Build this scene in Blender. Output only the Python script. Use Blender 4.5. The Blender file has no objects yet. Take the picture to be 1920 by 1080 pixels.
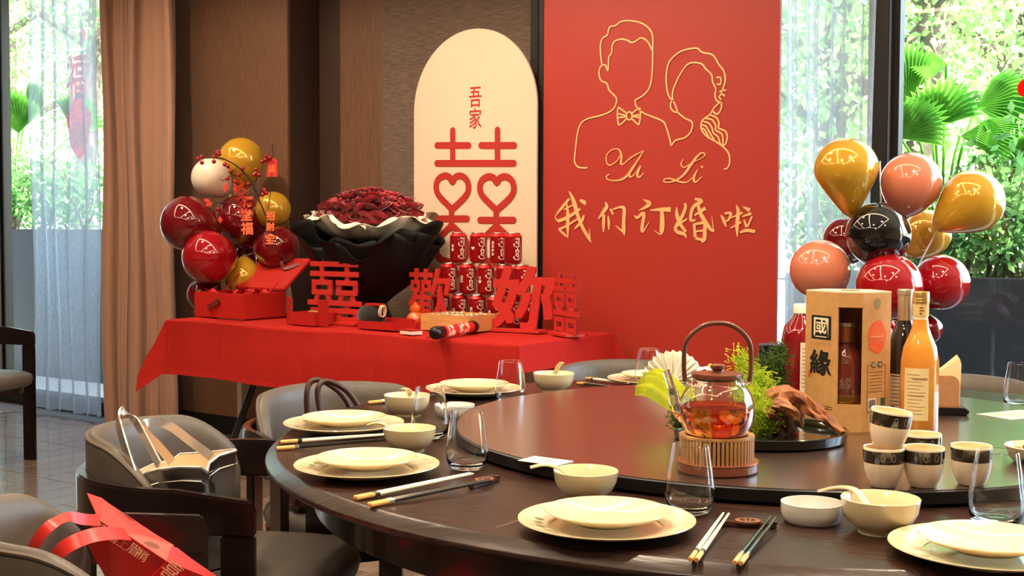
import bpy, bmesh, math, random
from mathutils import Vector as V, Matrix as MX, Quaternion
random.seed(7)
sc = bpy.context.scene
COL = sc.collection
PI = math.pi
sin, cos = math.sin, math.cos

# ------------------------------------------------------------------ camera
FPX = 2400.0; CAMZ = 1.22; YAW = math.radians(36); PITCH = math.atan(118/2400); ROLL = 0.004
_F0 = V((-sin(YAW), cos(YAW), 0)); _R0 = V((cos(YAW), sin(YAW), 0))
CF = _F0*cos(PITCH) - V((0, 0, 1))*sin(PITCH)
_U0 = _F0*sin(PITCH) + V((0, 0, 1))*cos(PITCH)
CR = _R0*cos(ROLL) + _U0*sin(ROLL); CU = _U0*cos(ROLL) - _R0*sin(ROLL)
CAM = V((0, 0, CAMZ))
cd = bpy.data.cameras.new('camera'); cam = bpy.data.objects.new('camera', cd); COL.objects.link(cam)
cd.sensor_fit = 'HORIZONTAL'; cd.sensor_width = 36; cd.lens = 36*FPX/1920; cd.clip_start = .05; cd.clip_end = 200
mw = MX.Identity(4)
for i in range(3): mw[i][0] = CR[i]; mw[i][1] = CU[i]; mw[i][2] = -CF[i]; mw[i][3] = CAM[i]
cam.matrix_world = mw
sc.camera = cam
# ------------------------------------------------------------------ exposure, sky, sun
sc.view_settings.view_transform = 'Standard'; sc.view_settings.look = 'None'
sc.view_settings.exposure = 0.2; sc.view_settings.gamma = 1.0; sc.view_settings.use_curve_mapping = False
w = bpy.data.worlds.new('sky'); sc.world = w; w.use_nodes = True
nt = w.node_tree; nt.nodes.clear()
o_ = nt.nodes.new('ShaderNodeOutputWorld'); b_ = nt.nodes.new('ShaderNodeBackground'); s_ = nt.nodes.new('ShaderNodeTexSky')
s_.sky_type = 'NISHITA'; s_.sun_disc = False; s_.sun_elevation = math.radians(52); s_.sun_rotation = math.radians(80)
s_.air_density = 1.2; s_.dust_density = 2.5; b_.inputs[1].default_value = 2.1
nt.links.new(s_.outputs[0], b_.inputs[0]); nt.links.new(b_.outputs[0], o_.inputs[0])
sl = bpy.data.lights.new('sun', 'SUN'); sl.energy = 30; sl.angle = .009; sl.color = (1, .96, .88)
so = bpy.data.objects.new('sun', sl); COL.objects.link(so)
so.rotation_euler = V((.85, .03, .95)).to_track_quat('Z', 'Y').to_euler()

def ray(u, v): return CR*((u-960)/FPX) + CU*((540-v)/FPX) + CF
def gp(u, v, z):
    d = ray(u, v); return CAM + d*((z-CAMZ)/d.z)
def yp(u, v, y):
    d = ray(u, v); return CAM + d*(y/d.y)
def dp(u, v, d): return CAM + ray(u, v)*d
def cw(x, y, z=0): return V((cos(YAW)*x - sin(YAW)*y, sin(YAW)*x + cos(YAW)*y, z))   # camera-ground coordinates -> world

# ------------------------------------------------------------------ materials
MATS = {}
def lin(c):
    return tuple(((x/255)/12.92 if x/255 <= .04045 else ((x/255+.055)/1.055)**2.4) for x in c)
def mat(name, c, rough=.5, metal=0., c2=None, scale=12., stretch=(1, 1, 1), bump=0., bscale=None, trans=0., ior=1.45, coat=0., sss=0., emit=0., spec=.5, sheen=0., contrast=(.35, .65)):
    if name in MATS: return MATS[name]
    m = bpy.data.materials.new(name); m.use_nodes = True; MATS[name] = m
    n = m.node_tree; p = n.nodes['Principled BSDF']; I = p.inputs
    I['Base Color'].default_value = (*lin(c), 1); I['Roughness'].default_value = rough; I['Metallic'].default_value = metal
    I['Transmission Weight'].default_value = trans; I['IOR'].default_value = ior; I['Coat Weight'].default_value = coat; I['Coat Roughness'].default_value = .05
    I['Specular IOR Level'].default_value = spec; I['Sheen Weight'].default_value = sheen
    if sss: I['Subsurface Weight'].default_value = sss; I['Subsurface Radius'].default_value = (.02, .01, .006)
    if emit: I['Emission Color'].default_value = (*lin(c), 1); I['Emission Strength'].default_value = emit
    tc = n.nodes.new('ShaderNodeTexCoord'); mp = n.nodes.new('ShaderNodeMapping'); mp.inputs['Scale'].default_value = stretch
    n.links.new(tc.outputs['Object'], mp.inputs[0])
    nz = n.nodes.new('ShaderNodeTexNoise'); nz.inputs['Scale'].default_value = scale; nz.inputs['Detail'].default_value = 5
    n.links.new(mp.outputs[0], nz.inputs['Vector'])
    if c2:
        rp = n.nodes.new('ShaderNodeValToRGB'); rp.color_ramp.elements[0].position = contrast[0]; rp.color_ramp.elements[1].position = contrast[1]
        rp.color_ramp.elements[0].color = (*lin(c), 1); rp.color_ramp.elements[1].color = (*lin(c2), 1)
        n.links.new(nz.outputs[0], rp.inputs[0]); n.links.new(rp.outputs[0], I['Base Color'])
    if bump:
        bz = nz
        if bscale:
            bz = n.nodes.new('ShaderNodeTexNoise'); bz.inputs['Scale'].default_value = bscale; bz.inputs['Detail'].default_value = 3
            n.links.new(mp.outputs[0], bz.inputs['Vector'])
        bp = n.nodes.new('ShaderNodeBump'); bp.inputs['Strength'].default_value = bump; bp.inputs['Distance'].default_value = .004
        n.links.new(bz.outputs[0], bp.inputs['Height']); n.links.new(bp.outputs[0], I['Normal'])
    return m
def thin_glass(name, tint=(255, 255, 255), ior=1.45):
    m = bpy.data.materials.new(name); m.use_nodes = True; MATS[name] = m; n = m.node_tree; n.nodes.clear()
    o = n.nodes.new('ShaderNodeOutputMaterial'); mx = n.nodes.new('ShaderNodeMixShader'); t = n.nodes.new('ShaderNodeBsdfTransparent'); g = n.nodes.new('ShaderNodeBsdfGlossy'); f = n.nodes.new('ShaderNodeFresnel')
    t.inputs[0].default_value = (*lin(tint), 1); g.inputs['Roughness'].default_value = 0.01; f.inputs[0].default_value = ior
    n.links.new(f.outputs[0], mx.inputs[0]); n.links.new(t.outputs[0], mx.inputs[1]); n.links.new(g.outputs[0], mx.inputs[2]); n.links.new(mx.outputs[0], o.inputs[0])
    return m
def sheet(name, c, opac, trl=.5, c2=None, scale=60, stretch=(1, 1, 1)):   # thin cloth or leaf: lets light through
    m = bpy.data.materials.new(name); m.use_nodes = True; MATS[name] = m; n = m.node_tree; n.nodes.clear()
    N = n.nodes.new; L = n.links.new
    o = N('ShaderNodeOutputMaterial'); mx = N('ShaderNodeMixShader'); m2 = N('ShaderNodeMixShader'); t = N('ShaderNodeBsdfTransparent'); d = N('ShaderNodeBsdfDiffuse'); r = N('ShaderNodeBsdfTranslucent')
    tc = N('ShaderNodeTexCoord'); mp = N('ShaderNodeMapping'); mp.inputs['Scale'].default_value = stretch; nz = N('ShaderNodeTexNoise'); nz.inputs['Scale'].default_value = scale; nz.inputs['Detail'].default_value = 3
    L(tc.outputs['Object'], mp.inputs[0]); L(mp.outputs[0], nz.inputs['Vector'])
    for q in (d, r): q.inputs[0].default_value = (*lin(c), 1)
    if c2:
        rp = N('ShaderNodeValToRGB'); rp.color_ramp.elements[0].position = .35; rp.color_ramp.elements[1].position = .65
        rp.color_ramp.elements[0].color = (*lin(c), 1); rp.color_ramp.elements[1].color = (*lin(c2), 1); L(nz.outputs[0], rp.inputs[0])
        for q in (d, r): L(rp.outputs[0], q.inputs[0])
    m2.inputs[0].default_value = trl; L(d.outputs[0], m2.inputs[1]); L(r.outputs[0], m2.inputs[2])
    if opac < 1:
        mr = N('ShaderNodeMapRange'); mr.inputs[1].default_value = .3; mr.inputs[2].default_value = .7; mr.inputs[3].default_value = opac-.13; mr.inputs[4].default_value = opac+.13
        L(nz.outputs[0], mr.inputs[0]); L(mr.outputs[0], mx.inputs[0]); L(t.outputs[0], mx.inputs[1]); L(m2.outputs[0], mx.inputs[2]); L(mx.outputs[0], o.inputs[0])
    else: L(m2.outputs[0], o.inputs[0])
    return m

# ------------------------------------------------------------------ mesh builder
class MB:
    def __init__(s): s.v = []; s.f = []
    def add(s, vs, fs, M=None):
        k = len(s.v); s.v += [tuple(M @ V(p)) if M else tuple(p) for p in vs]; s.f += [tuple(i+k for i in f) for f in fs]; return s
    def box(s, c, d, M=None):
        x, y, z = d[0]/2, d[1]/2, d[2]/2
        vs = [(c[0]+a*x, c[1]+b*y, c[2]+e*z) for e in (-1, 1) for b in (-1, 1) for a in (-1, 1)]
        return s.add(vs, [(0, 2, 3, 1), (4, 5, 7, 6), (0, 1, 5, 4), (2, 6, 7, 3), (0, 4, 6, 2), (1, 3, 7, 5)], M)
    def lathe(s, prof, seg=32, M=None, sx=1, sy=1):
        vs = []; fs = []; idx = []
        for r, z in prof:
            if abs(r) < 1e-7: idx.append([len(vs)]*seg); vs.append((0, 0, z))
            else:
                idx.append(list(range(len(vs), len(vs)+seg)))
                for i in range(seg): a = 2*PI*i/seg; vs.append((r*cos(a)*sx, r*sin(a)*sy, z))
        for k in range(len(prof)-1):
            A, B = idx[k], idx[k+1]
            for i in range(seg):
                j = (i+1) % seg; q = []
                for t in (A[i], A[j], B[j], B[i]):
                    if t not in q: q.append(t)
                if len(q) > 2: fs.append(q)
        return s.add(vs, fs, M)
    def tube(s, path, r, seg=8, M=None, cap=True, flat=1.0, nrm=None):
        P = [V(p) for p in path]; n = len(P); R = r if isinstance(r, (list, tuple)) else [r]*n
        vs = []; fs = []; up = V(nrm) if nrm else None
        for i in range(n):
            t = (P[min(i+1, n-1)]-P[max(i-1, 0)]).normalized()
            if up is None: up = V((0, 0, 1)) if abs(t.z) < .9 else V((1, 0, 0))
            a = (up - t*up.dot(t))
            if a.length < 1e-5: a = t.orthogonal()
            a.normalize(); up = a if not nrm else V(nrm); b = t.cross(a)
            for k in range(seg):
                q = 2*PI*k/seg; vs.append(P[i] + a*(R[i]*flat*cos(q)) + b*(R[i]*sin(q)))
        for i in range(n-1):
            for k in range(seg): fs.append((i*seg+k, i*seg+(k+1) % seg, (i+1)*seg+(k+1) % seg, (i+1)*seg+k))
        if cap: fs += [tuple(range(seg-1, -1, -1)), tuple(range((n-1)*seg, n*seg))]
        return s.add(vs, fs, M)
    def strip(s, path, wd, nrm, M=None, th=0):     # flat ribbon of width wd lying across nrm
        P = [V(p) for p in path]; n = len(P); Wd = wd if isinstance(wd, (list, tuple)) else [wd]*n; N = V(nrm).normalized(); vs = []; fs = []
        for i in range(n):
            t = (P[min(i+1, n-1)]-P[max(i-1, 0)]).normalized(); b = t.cross(N).normalized()*(Wd[i]/2)
            vs += [P[i]+b+N*th, P[i]-b+N*th] + ([P[i]-b, P[i]+b] if th else [])
        k = 4 if th else 2
        for i in range(n-1):
            a, c = i*k, (i+1)*k
            fs.append((a, a+1, c+1, c))
            if th: fs += [(a+1, a+2, c+2, c+1), (a+2, a+3, c+3, c+2), (a+3, a, c, c+3)]
        if th: fs += [(0, 3, 2, 1), ((n-1)*4, (n-1)*4+1, (n-1)*4+2, (n-1)*4+3)]
        return s.add(vs, fs, M)
    def prism(s, poly, z0, z1, M=None):
        n = len(poly); vs = [(p[0], p[1], z0) for p in poly] + [(p[0], p[1], z1) for p in poly]
        fs = [tuple(range(n-1, -1, -1)), tuple(range(n, 2*n))] + [(i, (i+1) % n, n+(i+1) % n, n+i) for i in range(n)]
        return s.add(vs, fs, M)
    def grid(s, fn, nu, nv, M=None, wrap=False):
        vs = [fn(i/(nu if wrap else nu-1), j/(nv-1)) for j in range(nv) for i in range(nu)]; fs = []
        for j in range(nv-1):
            for i in range(nu if wrap else nu-1):
                k = (i+1) % nu; fs.append((j*nu+i, j*nu+k, (j+1)*nu+k, (j+1)*nu+i))
        return s.add(vs, fs, M)
    def ball(s, c, r, seg=12, M=None):
        rx, ry, rz = r if isinstance(r, (list, tuple)) else (r, r, r); n = max(4, seg//2)
        T = MX.Translation(c) @ MX.Diagonal((rx, ry, rz, 1))
        return s.lathe([(sin(PI*k/n) if 0 < k < n else 0, -cos(PI*k/n)) for k in range(n+1)], seg, (M @ T) if M else T)
    def build(s, name, m, parent=None, smooth=False, bev=0., bseg=2, solid=0., loc=None, off=0):
        me = bpy.data.meshes.new(name); me.from_pydata([tuple(p) for p in s.v], [], s.f); me.validate()
        bm = bmesh.new(); bm.from_mesh(me)
        if solid:
            bmesh.ops.recalc_face_normals(bm, faces=bm.faces)
            bmesh.ops.solidify(bm, geom=bm.faces[:], thickness=solid)
        if bev:
            bmesh.ops.remove_doubles(bm, verts=bm.verts, dist=1e-6)
            bmesh.ops.recalc_face_normals(bm, faces=bm.faces)
            es = [e for e in bm.edges if len(e.link_faces) == 2 and e.calc_face_angle(0) > .6]
            bmesh.ops.bevel(bm, geom=es, offset=bev, segments=bseg, affect='EDGES', clamp_overlap=True)
        bmesh.ops.recalc_face_normals(bm, faces=bm.faces)
        bm.to_mesh(me); bm.free()
        if smooth:
            for p in me.polygons: p.use_smooth = True
            if smooth != 'all':
                try: me.set_sharp_from_angle(angle=.75)
                except Exception: pass
        me.materials.append(m)
        o = bpy.data.objects.new(name, me); COL.objects.link(o)
        if parent: o.parent = parent
        if loc is not None: o.location = loc
        return o
def tag(o, label, cat, group=None, kind=None):
    o['label'] = label; o['category'] = cat
    if group: o['group'] = group
    if kind: o['kind'] = kind
    return o
def struct(o, label=None):
    o['kind'] = 'structure'
    if label: o['label'] = label
    return o
def thing(name, label, cat, loc=(0, 0, 0), rz=0., group=None, rot=None):
    o = bpy.data.objects.new(name, None); COL.objects.link(o); o.empty_display_size = .05
    o.location = loc
    if rot is not None: o.rotation_euler = rot
    else: o.rotation_euler = (0, 0, rz)
    return tag(o, label, cat, group)
def copy_tree(o, parent=None, label=None, loc=None, rz=None):
    c = o.copy(); COL.objects.link(c); c.parent = parent
    if label: c['label'] = label
    if loc is not None: c.location = loc
    if rz is not None: c.rotation_euler = (0, 0, rz)
    for ch in list(o.children): copy_tree(ch, c)
    return c
def smooth_path(pts, n=6, closed=False):       # Catmull-Rom
    P = [V(p) for p in pts]; out = []; k = len(P)
    for i in range(k if closed else k-1):
        a, b, c, d = (P[(i-1) % k], P[i], P[(i+1) % k], P[(i+2) % k]) if closed else (P[max(i-1, 0)], P[i], P[i+1], P[min(i+2, k-1)])
        for j in range(n):
            t = j/n; out.append(.5*((2*b)+(c-a)*t+(2*a-5*b+4*c-d)*t*t+(3*b-a-3*c+d)*t**3))
    out.append(P[0] if closed else P[-1]); return out
def text_mesh(body, size=1., offset=0., extrude=0., shear=0., align='CENTER', spacing=1.):
    c = bpy.data.curves.new('t', 'FONT'); c.body = body; c.size = size; c.offset = offset; c.extrude = extrude; c.shear = shear; c.space_character = spacing
    c.align_x = align; c.align_y = 'CENTER'; c.resolution_u = 2
    o = bpy.data.objects.new('t', c); COL.objects.link(o); bpy.context.view_layer.update()
    e = o.evaluated_get(bpy.context.evaluated_depsgraph_get()); me = e.to_mesh()
    vs = [tuple(v.co) for v in me.vertices]; fs = [tuple(p.vertices) for p in me.polygons]
    e.to_mesh_clear(); bpy.data.objects.remove(o); bpy.data.curves.remove(c)
    return vs, fs
XZ = MX(((1, 0, 0, 0), (0, 0, -1, 0), (0, 1, 0, 0), (0, 0, 0, 1)))     # upright: text plane x,y -> x,z, facing -y
def fit_text(body, wd, ht, offset=0., extrude=0., shear=0., spacing=1.):
    vs, fs = text_mesh(body, 1., offset, extrude, shear, 'CENTER', spacing)
    xs = [p[0] for p in vs]; ys = [p[1] for p in vs]; cx, cy = (min(xs)+max(xs))/2, (min(ys)+max(ys))/2
    sx = wd/(max(xs)-min(xs)); sy = ht/(max(ys)-min(ys))
    return [((p[0]-cx)*sx, (p[1]-cy)*sy, p[2]) for p in vs], fs

# ------------------------------------------------------------------ materials of the setting
m_floor = mat('floor_base', (70, 62, 56), .6)
m_plank = mat('plank_wood', (128, 108, 92), .24, c2=(104, 86, 72), scale=6, stretch=(1, 14, 1), bump=.05, coat=.6)
m_plank2 = mat('plank_wood_pale', (146, 126, 108), .26, c2=(120, 100, 84), scale=6, stretch=(1, 14, 1), bump=.05, coat=.6)
m_veneer = mat('brown_veneer', (126, 88, 64), .5, c2=(98, 67, 48), scale=9, stretch=(40, 40, 1.2), bump=.25)
m_paper = mat('grasscloth', (124, 102, 88), .7, c2=(92, 75, 64), scale=8, stretch=(2, 2, 34), bump=.3)
m_dark = mat('dark_metal', (34, 30, 29), .4, metal=.3)
m_darkside = mat('shaded_brown', (66, 45, 34), .55, c2=(54, 36, 27), scale=30, stretch=(30, 30, 1))  # shade on the pier's side face, put into a darker brown
m_cream = mat('warm_plaster', (205, 180, 150), .8, c2=(192, 168, 140), scale=3)
m_ceil = mat('ceiling_white', (236, 226, 210), .85)
m_pane = thin_glass('window_glass', (238, 246, 244), 1.5)
m_drape = mat('brown_drape', (184, 138, 114), .85, c2=(166, 122, 100), scale=300, sheen=.3, bump=.08, bscale=500)
m_sheer = sheet('white_sheer', (192, 201, 209), .50, .6, scale=90, stretch=(6, 6, .35))
m_pave = mat('paving', (205, 205, 196), .9, c2=(180, 180, 172), scale=3)

WY = 5.1                                            # window plane
XL, XR, YF, ZC = -9.6, 3.2, -4.2, 2.95
# ------------------------------------------------------------------ floor
fl = struct(MB().box(((XL+XR)/2, (YF+WY+.15)/2, -.03), (XR-XL, WY+.15-YF, .05)).build('floor', m_floor), 'wood-look floor laid in basket weave blocks')
pk = MB().box((0, 0, -.002), (.146, .596, .008)).build('plank', m_plank, fl, bev=.0015, bseg=1)
pk2 = MB().box((0, 0, -.002), (.146, .596, .008)).build('plank', m_plank2, fl, bev=.0015, bseg=1)
first = {0: pk, 1: pk2}; used = {0: 0, 1: 0}
for i in range(-13, -3):
    for j in range(2, 9):
        cx, cy = i*.6+.3, j*.6+.3-.6
        if cy > 4.95: continue
        if not (-7.9 < cx < -2.0 and cy > 1.2): continue
        for k in range(4):
            c = random.choice((0, 1)); src = first[c]
            if used[c]: q = src.copy(); COL.objects.link(q)
            else: q = src; used[c] = 1
            d = (k-1.5)*.15
            q.location = (cx+d, cy, 0) if (i+j) % 2 else (cx, cy+d, 0)
            q.rotation_euler = (0, 0, 0) if (i+j) % 2 else (0, 0, PI/2)
# ------------------------------------------------------------------ ceiling and the walls out of view
struct(MB().box(((XL+XR)/2, (YF+WY)/2, ZC+.05), (XR-XL, WY-YF+.3, .1)).build('ceiling', m_ceil))
struct(MB().box((XL-.05, (YF+WY)/2, ZC/2), (.1, WY-YF+.2, ZC)).build('wall_left', m_veneer))
struct(MB().box((XR+.05, (YF+WY)/2, ZC/2), (.1, WY-YF+.2, ZC)).build('wall_right', m_cream))
struct(MB().box(((XL+XR)/2, YF-.05, ZC/2), (XR-XL, .1, ZC)).build('wall_front', m_cream))
# ------------------------------------------------------------------ back wall: panelled pier, return coloured as in shade, niche, papered wall
x_wl = yp(330, 400, WY).x                            # pier starts here, window_1 to its left
x_p1 = yp(545, 400, 5.05).x; x_p2 = yp(716, 400, 5.25).x; x_p3 = yp(1003, 300, 5.25).x; x_wr = yp(1462, 300, WY).x-.42
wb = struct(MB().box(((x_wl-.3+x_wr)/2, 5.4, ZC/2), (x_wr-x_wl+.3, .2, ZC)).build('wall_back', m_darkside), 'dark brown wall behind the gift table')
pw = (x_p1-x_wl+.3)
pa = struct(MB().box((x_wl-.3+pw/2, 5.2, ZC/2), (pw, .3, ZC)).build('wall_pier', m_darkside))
MB().box((x_wl-.3+pw/2-.004, 5.045, ZC/2), (pw-.008, .012, ZC)).build('panel', m_veneer, pa, bev=.003)
wn = (x_p2-x_p1)
MB().box((x_p1+wn*.68, 5.282, ZC/2), (wn*.64, .05, ZC)).build('panel', m_veneer, wb, bev=.004)
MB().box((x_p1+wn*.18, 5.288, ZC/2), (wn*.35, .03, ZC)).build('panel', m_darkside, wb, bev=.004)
MB().box(((x_p2+x_p3)/2, 5.27, ZC/2), (x_p3-x_p2-.01, .06, ZC)).build('panel', m_paper, wb, bev=.004)
MB().box(((x_p3+x_wr)/2, 5.28, ZC/2), (x_wr-x_p3-.06, .05, ZC)).build('panel', m_veneer, wb, bev=.004)
struct(MB().box((x_p3+.02, 5.26, ZC/2), (.05, .1, ZC)).build('trim_1', m_dark, bev=.003), 'black upright trim strip beside the red poster')
struct(MB().box(((x_p1+x_wr)/2, 5.245, .05), (x_wr-x_p1, .02, .1)).build('baseboard_back', m_dark, bev=.003), 'dark baseboard along the niche wall')
struct(MB().box((x_wl-.3+pw/2, 5.03, .05), (pw, .02, .1)).build('baseboard_pier', m_dark, bev=.003), 'dark baseboard at the foot of the brown pier')

# ------------------------------------------------------------------ windows
def window(name, x0, x1, mull, label, zt=ZC):
    w_ = bpy.data.objects.new(name, None); COL.objects.link(w_); struct(w_, label); w_.location = ((x0+x1)/2, WY, 0)
    ox = (x0+x1)/2
    MB().box((0, 0, .04), (x1-x0, .16, .08)).build('threshold', m_dark, w_, bev=.004)
    MB().box((0, 0, zt-.04), (x1-x0, .14, .08)).build('head_rail', m_dark, w_, bev=.004)
    xs = [x0] + mull + [x1]
    for q in xs: 
        MB().box((q-ox, -.01, zt/2), (.075, .13, zt)).box((q-ox, .0, zt/2), (.13, .06, zt)).build('mullion', m_dark, w_, bev=.004)
    for a, b in zip(xs[:-1], xs[1:]):
        MB().add([(a-ox+.03, 0, .08), (b-ox-.03, 0, .08), (b-ox-.03, 0, zt-.08), (a-ox+.03, 0, zt-.08)], [(0, 1, 2, 3)]).build('pane', m_pane, w_)
    return w_
xm_l = yp(4, 400, WY).x; xm_r = yp(1658, 300, WY).x
window('window_1', XL, x_wl-.3, [xm_l], 'tall window behind the sheer curtain beside the brown drape')
window('window_2', x_wr, XR, [xm_r, xm_r+2.6], 'wide window behind the balloons, looking onto palms')
struct(MB().box(((XL+XR)/2, WY+.1, ZC+.3), (XR-XL, .5, .8)).build('wall_lintel', m_cream))

# ------------------------------------------------------------------ curtains
def drape(name, m, x0, x1, y, amp, k, z0, z1, nu, flare=0., seed=0, sharp=1.0, top=0.0):
    rr = random.Random(seed); ph = [rr.uniform(0, 6) for _ in range(4)]
    def fn(a, b):
        z = z0+(z1-z0)*b; x = x0+(x1-x0)*a
        t = 2*PI*k*a+ph[0]+.8*sin(2*PI*a*1.3+ph[1])
        s = sin(t); s = math.copysign(abs(s)**sharp, s) if sharp > 0 else 1.4*(1-abs(sin(t/2))**.42)-.5+.25*sin(t*1.5)
        fl = 1+flare*(1-b)**2
        xm = (x0+x1)/2
        return (xm+(x-xm)*(1+.06*flare*(1-b)) + .02*sin(t*2+b), y + amp*fl*s + .012*sin(9*b+ph[2]+6*a), z + (.006*sin(t*1.5+ph[3]) if b < .01 else 0))
    cx = (x0+x1)/2
    mb = MB().grid(fn, nu, 26); mb.v = [(p[0]-cx, p[1]-y, p[2]) for p in mb.v]
    return mb.build(name, m, None, 'all', loc=(cx, y, 0))
xa, xb = yp(200, 600, 4.83).x, yp(340, 600, 4.83).x
dr = thing('brown_curtain', 'heavy brown pleated curtain hanging between sheer and wood pier', 'curtain', ((xa+xb)/2, 4.83, 0))
c_ = drape('cloth', m_drape, xa+.03, xb-.02, 4.83, .085, 4.6, .015, 2.9, 320, .10, 3, -1); c_.parent = dr; c_.location = (0, 0, 0)
hm = MB(); xw = (xb-xa)/2
c_['label'] = 'pleated cloth'
hm.box((0, 0, 2.91), (2*xw+.1, .05, .03)).build('curtain_track', m_dark, dr)
xa, xb = yp(62, 600, 4.87).x, yp(193, 600, 4.87).x
s1 = drape('sheer_curtain', m_sheer, xa+.02, xb, 4.87, .03, 5.2, .03, 2.9, 150, .1, 5)
tag(s1, 'white sheer curtain beside the heavy brown curtain', 'curtain')
xa, xb = yp(1452, 400, 4.99).x, yp(1637, 400, 4.99).x
s2 = drape('sheer_curtain', m_sheer, xa-.25, xb-.02, 4.985, .022, 6.2, .03, 2.9, 150, .0, 9)
tag(s2, 'white sheer curtain beside the red poster, behind the balloons', 'curtain')

# ------------------------------------------------------------------ ceiling lights (the room's lamps)
m_led = mat('led_warm', (255, 226, 186), .5, emit=15.)
m_lamp = mat('lamp_warm', (255, 222, 176), .5, emit=8.)
def led_bar(cx, cy, lx, ly, label):
    t = thing('linear_ceiling_light', label, 'light', (cx, cy, ZC-.1), 0, 'linear ceiling lights')
    MB().box((0, 0, .045), (lx+.03, ly+.03, .11)).build('housing', m_dark, t)
    MB().box((0, 0, -.014), (lx, ly, .008)).build('diffuser', m_led, t)
RX, RY, RW, RH = -3.1, 2.2, 5.6, 3.3
led_bar(RX, RY-RH/2, RW, .10, 'long linear ceiling light nearest the entrance side')
led_bar(RX, RY+RH/2, RW, .10, 'long linear ceiling light nearest the window wall')
led_bar(RX-RW/2, RY, .10, RH-.14, 'short linear ceiling light toward the brown curtain')
led_bar(RX+RW/2, RY, .10, RH-.14, 'short linear ceiling light above the round table')
led_bar(RX-RW/6, RY, .10, RH-.14, 'inner linear ceiling light toward the gift table')
led_bar(RX+RW/6, RY, .10, RH-.14, 'inner linear ceiling light toward the round table')
def downlight(x, y, e, size=.16, label='round recessed ceiling downlight', aim=None, spread=160):
    t = thing('ceiling_downlight', label, 'light', (x, y, ZC), 0, 'recessed ceiling downlights')
    MB().lathe([(.075, -.001), (.1, -.001), (.1, -.012), (.075, -.012), (.075, -.001)], 24).build('trim_ring', m_dark, t, True)
    MB().lathe([(0, -.004), (.074, -.004)], 24).build('lens', m_lamp, t)
    l = bpy.data.lights.new('downlight_lamp', 'AREA'); l.shape = 'DISK'; l.size = size; l.energy = e; l.color = (1, .82, .60); l.spread = math.radians(spread)
    o = bpy.data.objects.new('downlight_lamp', l); COL.objects.link(o); o.parent = t; o.location = (0, 0, -.02)
    if aim: o.rotation_euler = (V((x, y, ZC-.02))-V(aim)).to_track_quat('Z', 'Y').to_euler()
for i, (x, y, e) in enumerate([(-.2, 1.2, 27), (-1.5, 1.7, 32), (-.6, 2.9, 32), (.4, 2.3, 24), (-2.6, .6, 30), (-.8, -.3, 30), (-3.6, 2.4, 26)]):
    downlight(x, y, e)
downlight(-3.9, 3.6, 11, aim=(-3.7, 4.9, 1.7), spread=100); downlight(-2.9, 3.6, 7, aim=(-2.75, 4.9, 1.5), spread=100); downlight(-5.2, 3.5, 15, aim=(-5.3, 4.9, .9), spread=110)
# ------------------------------------------------------------------ outside
struct(MB().box((-3, 25, -.08), (90, 39.6, .1)).build('ground_outside', m_pave), 'bright paving beyond the windows')
struct(MB().box((-3.2, 5.78, -.02), (13, 1.1, .04)).build('shade_strip_outside', mat('painted_shade_grey', (70, 76, 84), .6, c2=(60, 66, 74), scale=6)), 'added grey strip shading the ground between windows and planters')  # grey strip added to darken the sunlit gap; its shade is painted in
m_leaf = sheet('tree_leaf', (86, 128, 66), 1, .5, (168, 198, 124), 1.2)
m_leaf2 = sheet('shrub_leaf', (58, 102, 56), 1, .45, (126, 170, 100), 4)
m_palm = sheet('palm_leaf', (54, 118, 40), 1, .45, (116, 178, 66), 5)
m_bark = mat('bark', (104, 92, 78), .9, c2=(70, 60, 50), scale=9, stretch=(1, 1, .3), bump=.6)
m_planter = mat('planter_grey', (24, 26, 30), .6, c2=(32, 34, 38), scale=5)
def leafcloud(mb, n, c, r, size, rr):
    for _ in range(n):
        while True:
            p = V((rr.uniform(-1, 1), rr.uniform(-1, 1), rr.uniform(-1, 1)))
            if .25 < p.length < 1: break
        p = V((p.x*r[0], p.y*r[1], p.z*r[2]))+V(c)
        a = V((rr.gauss(0, 1), rr.gauss(0, 1), rr.gauss(0, .7))).normalized(); b = a.orthogonal().normalized(); b = (Quaternion(a, rr.uniform(0, 6.3)) @ b)
        s = size*rr.uniform(.6, 1.4); h = a.cross(b)*s*.26
        mb.add([p, p+b*s*.5+h, p+b*s, p+b*s*.5-h], [(0, 1, 2, 3)])
def tree(x, y, h, r, n, label, seed, lean=0., leaf=.075):
    rr = random.Random(seed); t = thing('street_tree', label, 'tree', (x, y, 0), 0, 'trees beyond the windows')
    tr = MB().tube([(0, 0, -.05), (lean*.3, 0, h*.25), (lean, .1, h*.55), (lean*1.4, .1, h*.9)], [.17, .13, .1, .04], 10)
    for k in range(5):
        a = rr.uniform(0, 6.3); z = h*rr.uniform(.3, .6); tr.tube([(lean*z/h, 0, z), (lean+cos(a)*r*.4, sin(a)*r*.4, z+.6), (lean+cos(a)*r*.8, sin(a)*r*.8, z+1.1)], [.06, .04, .015], 6)
    tr.build('trunk', m_bark, t, True)
    mb = MB()
    for k in range(9):
        a = rr.uniform(0, 6.3); q = rr.uniform(.2, .75)*r
        leafcloud(mb, n//9, (lean+cos(a)*q, sin(a)*q, h*rr.uniform(.32, .95)), (r*.62, r*.62, h*.2), leaf, rr)
    mb.build('crown', m_leaf, t)
TL = ['leafy tree with a slim trunk outside beside the window post', 'broad leafy tree outside behind the fan palms', 'leafy tree outside at the far edge of the wide window', 'leafy tree outside behind the sheer by the poster', 'leafy tree outside showing through the sheer by the brown curtain', 'leafy tree outside at the far end of the narrow window']
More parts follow.
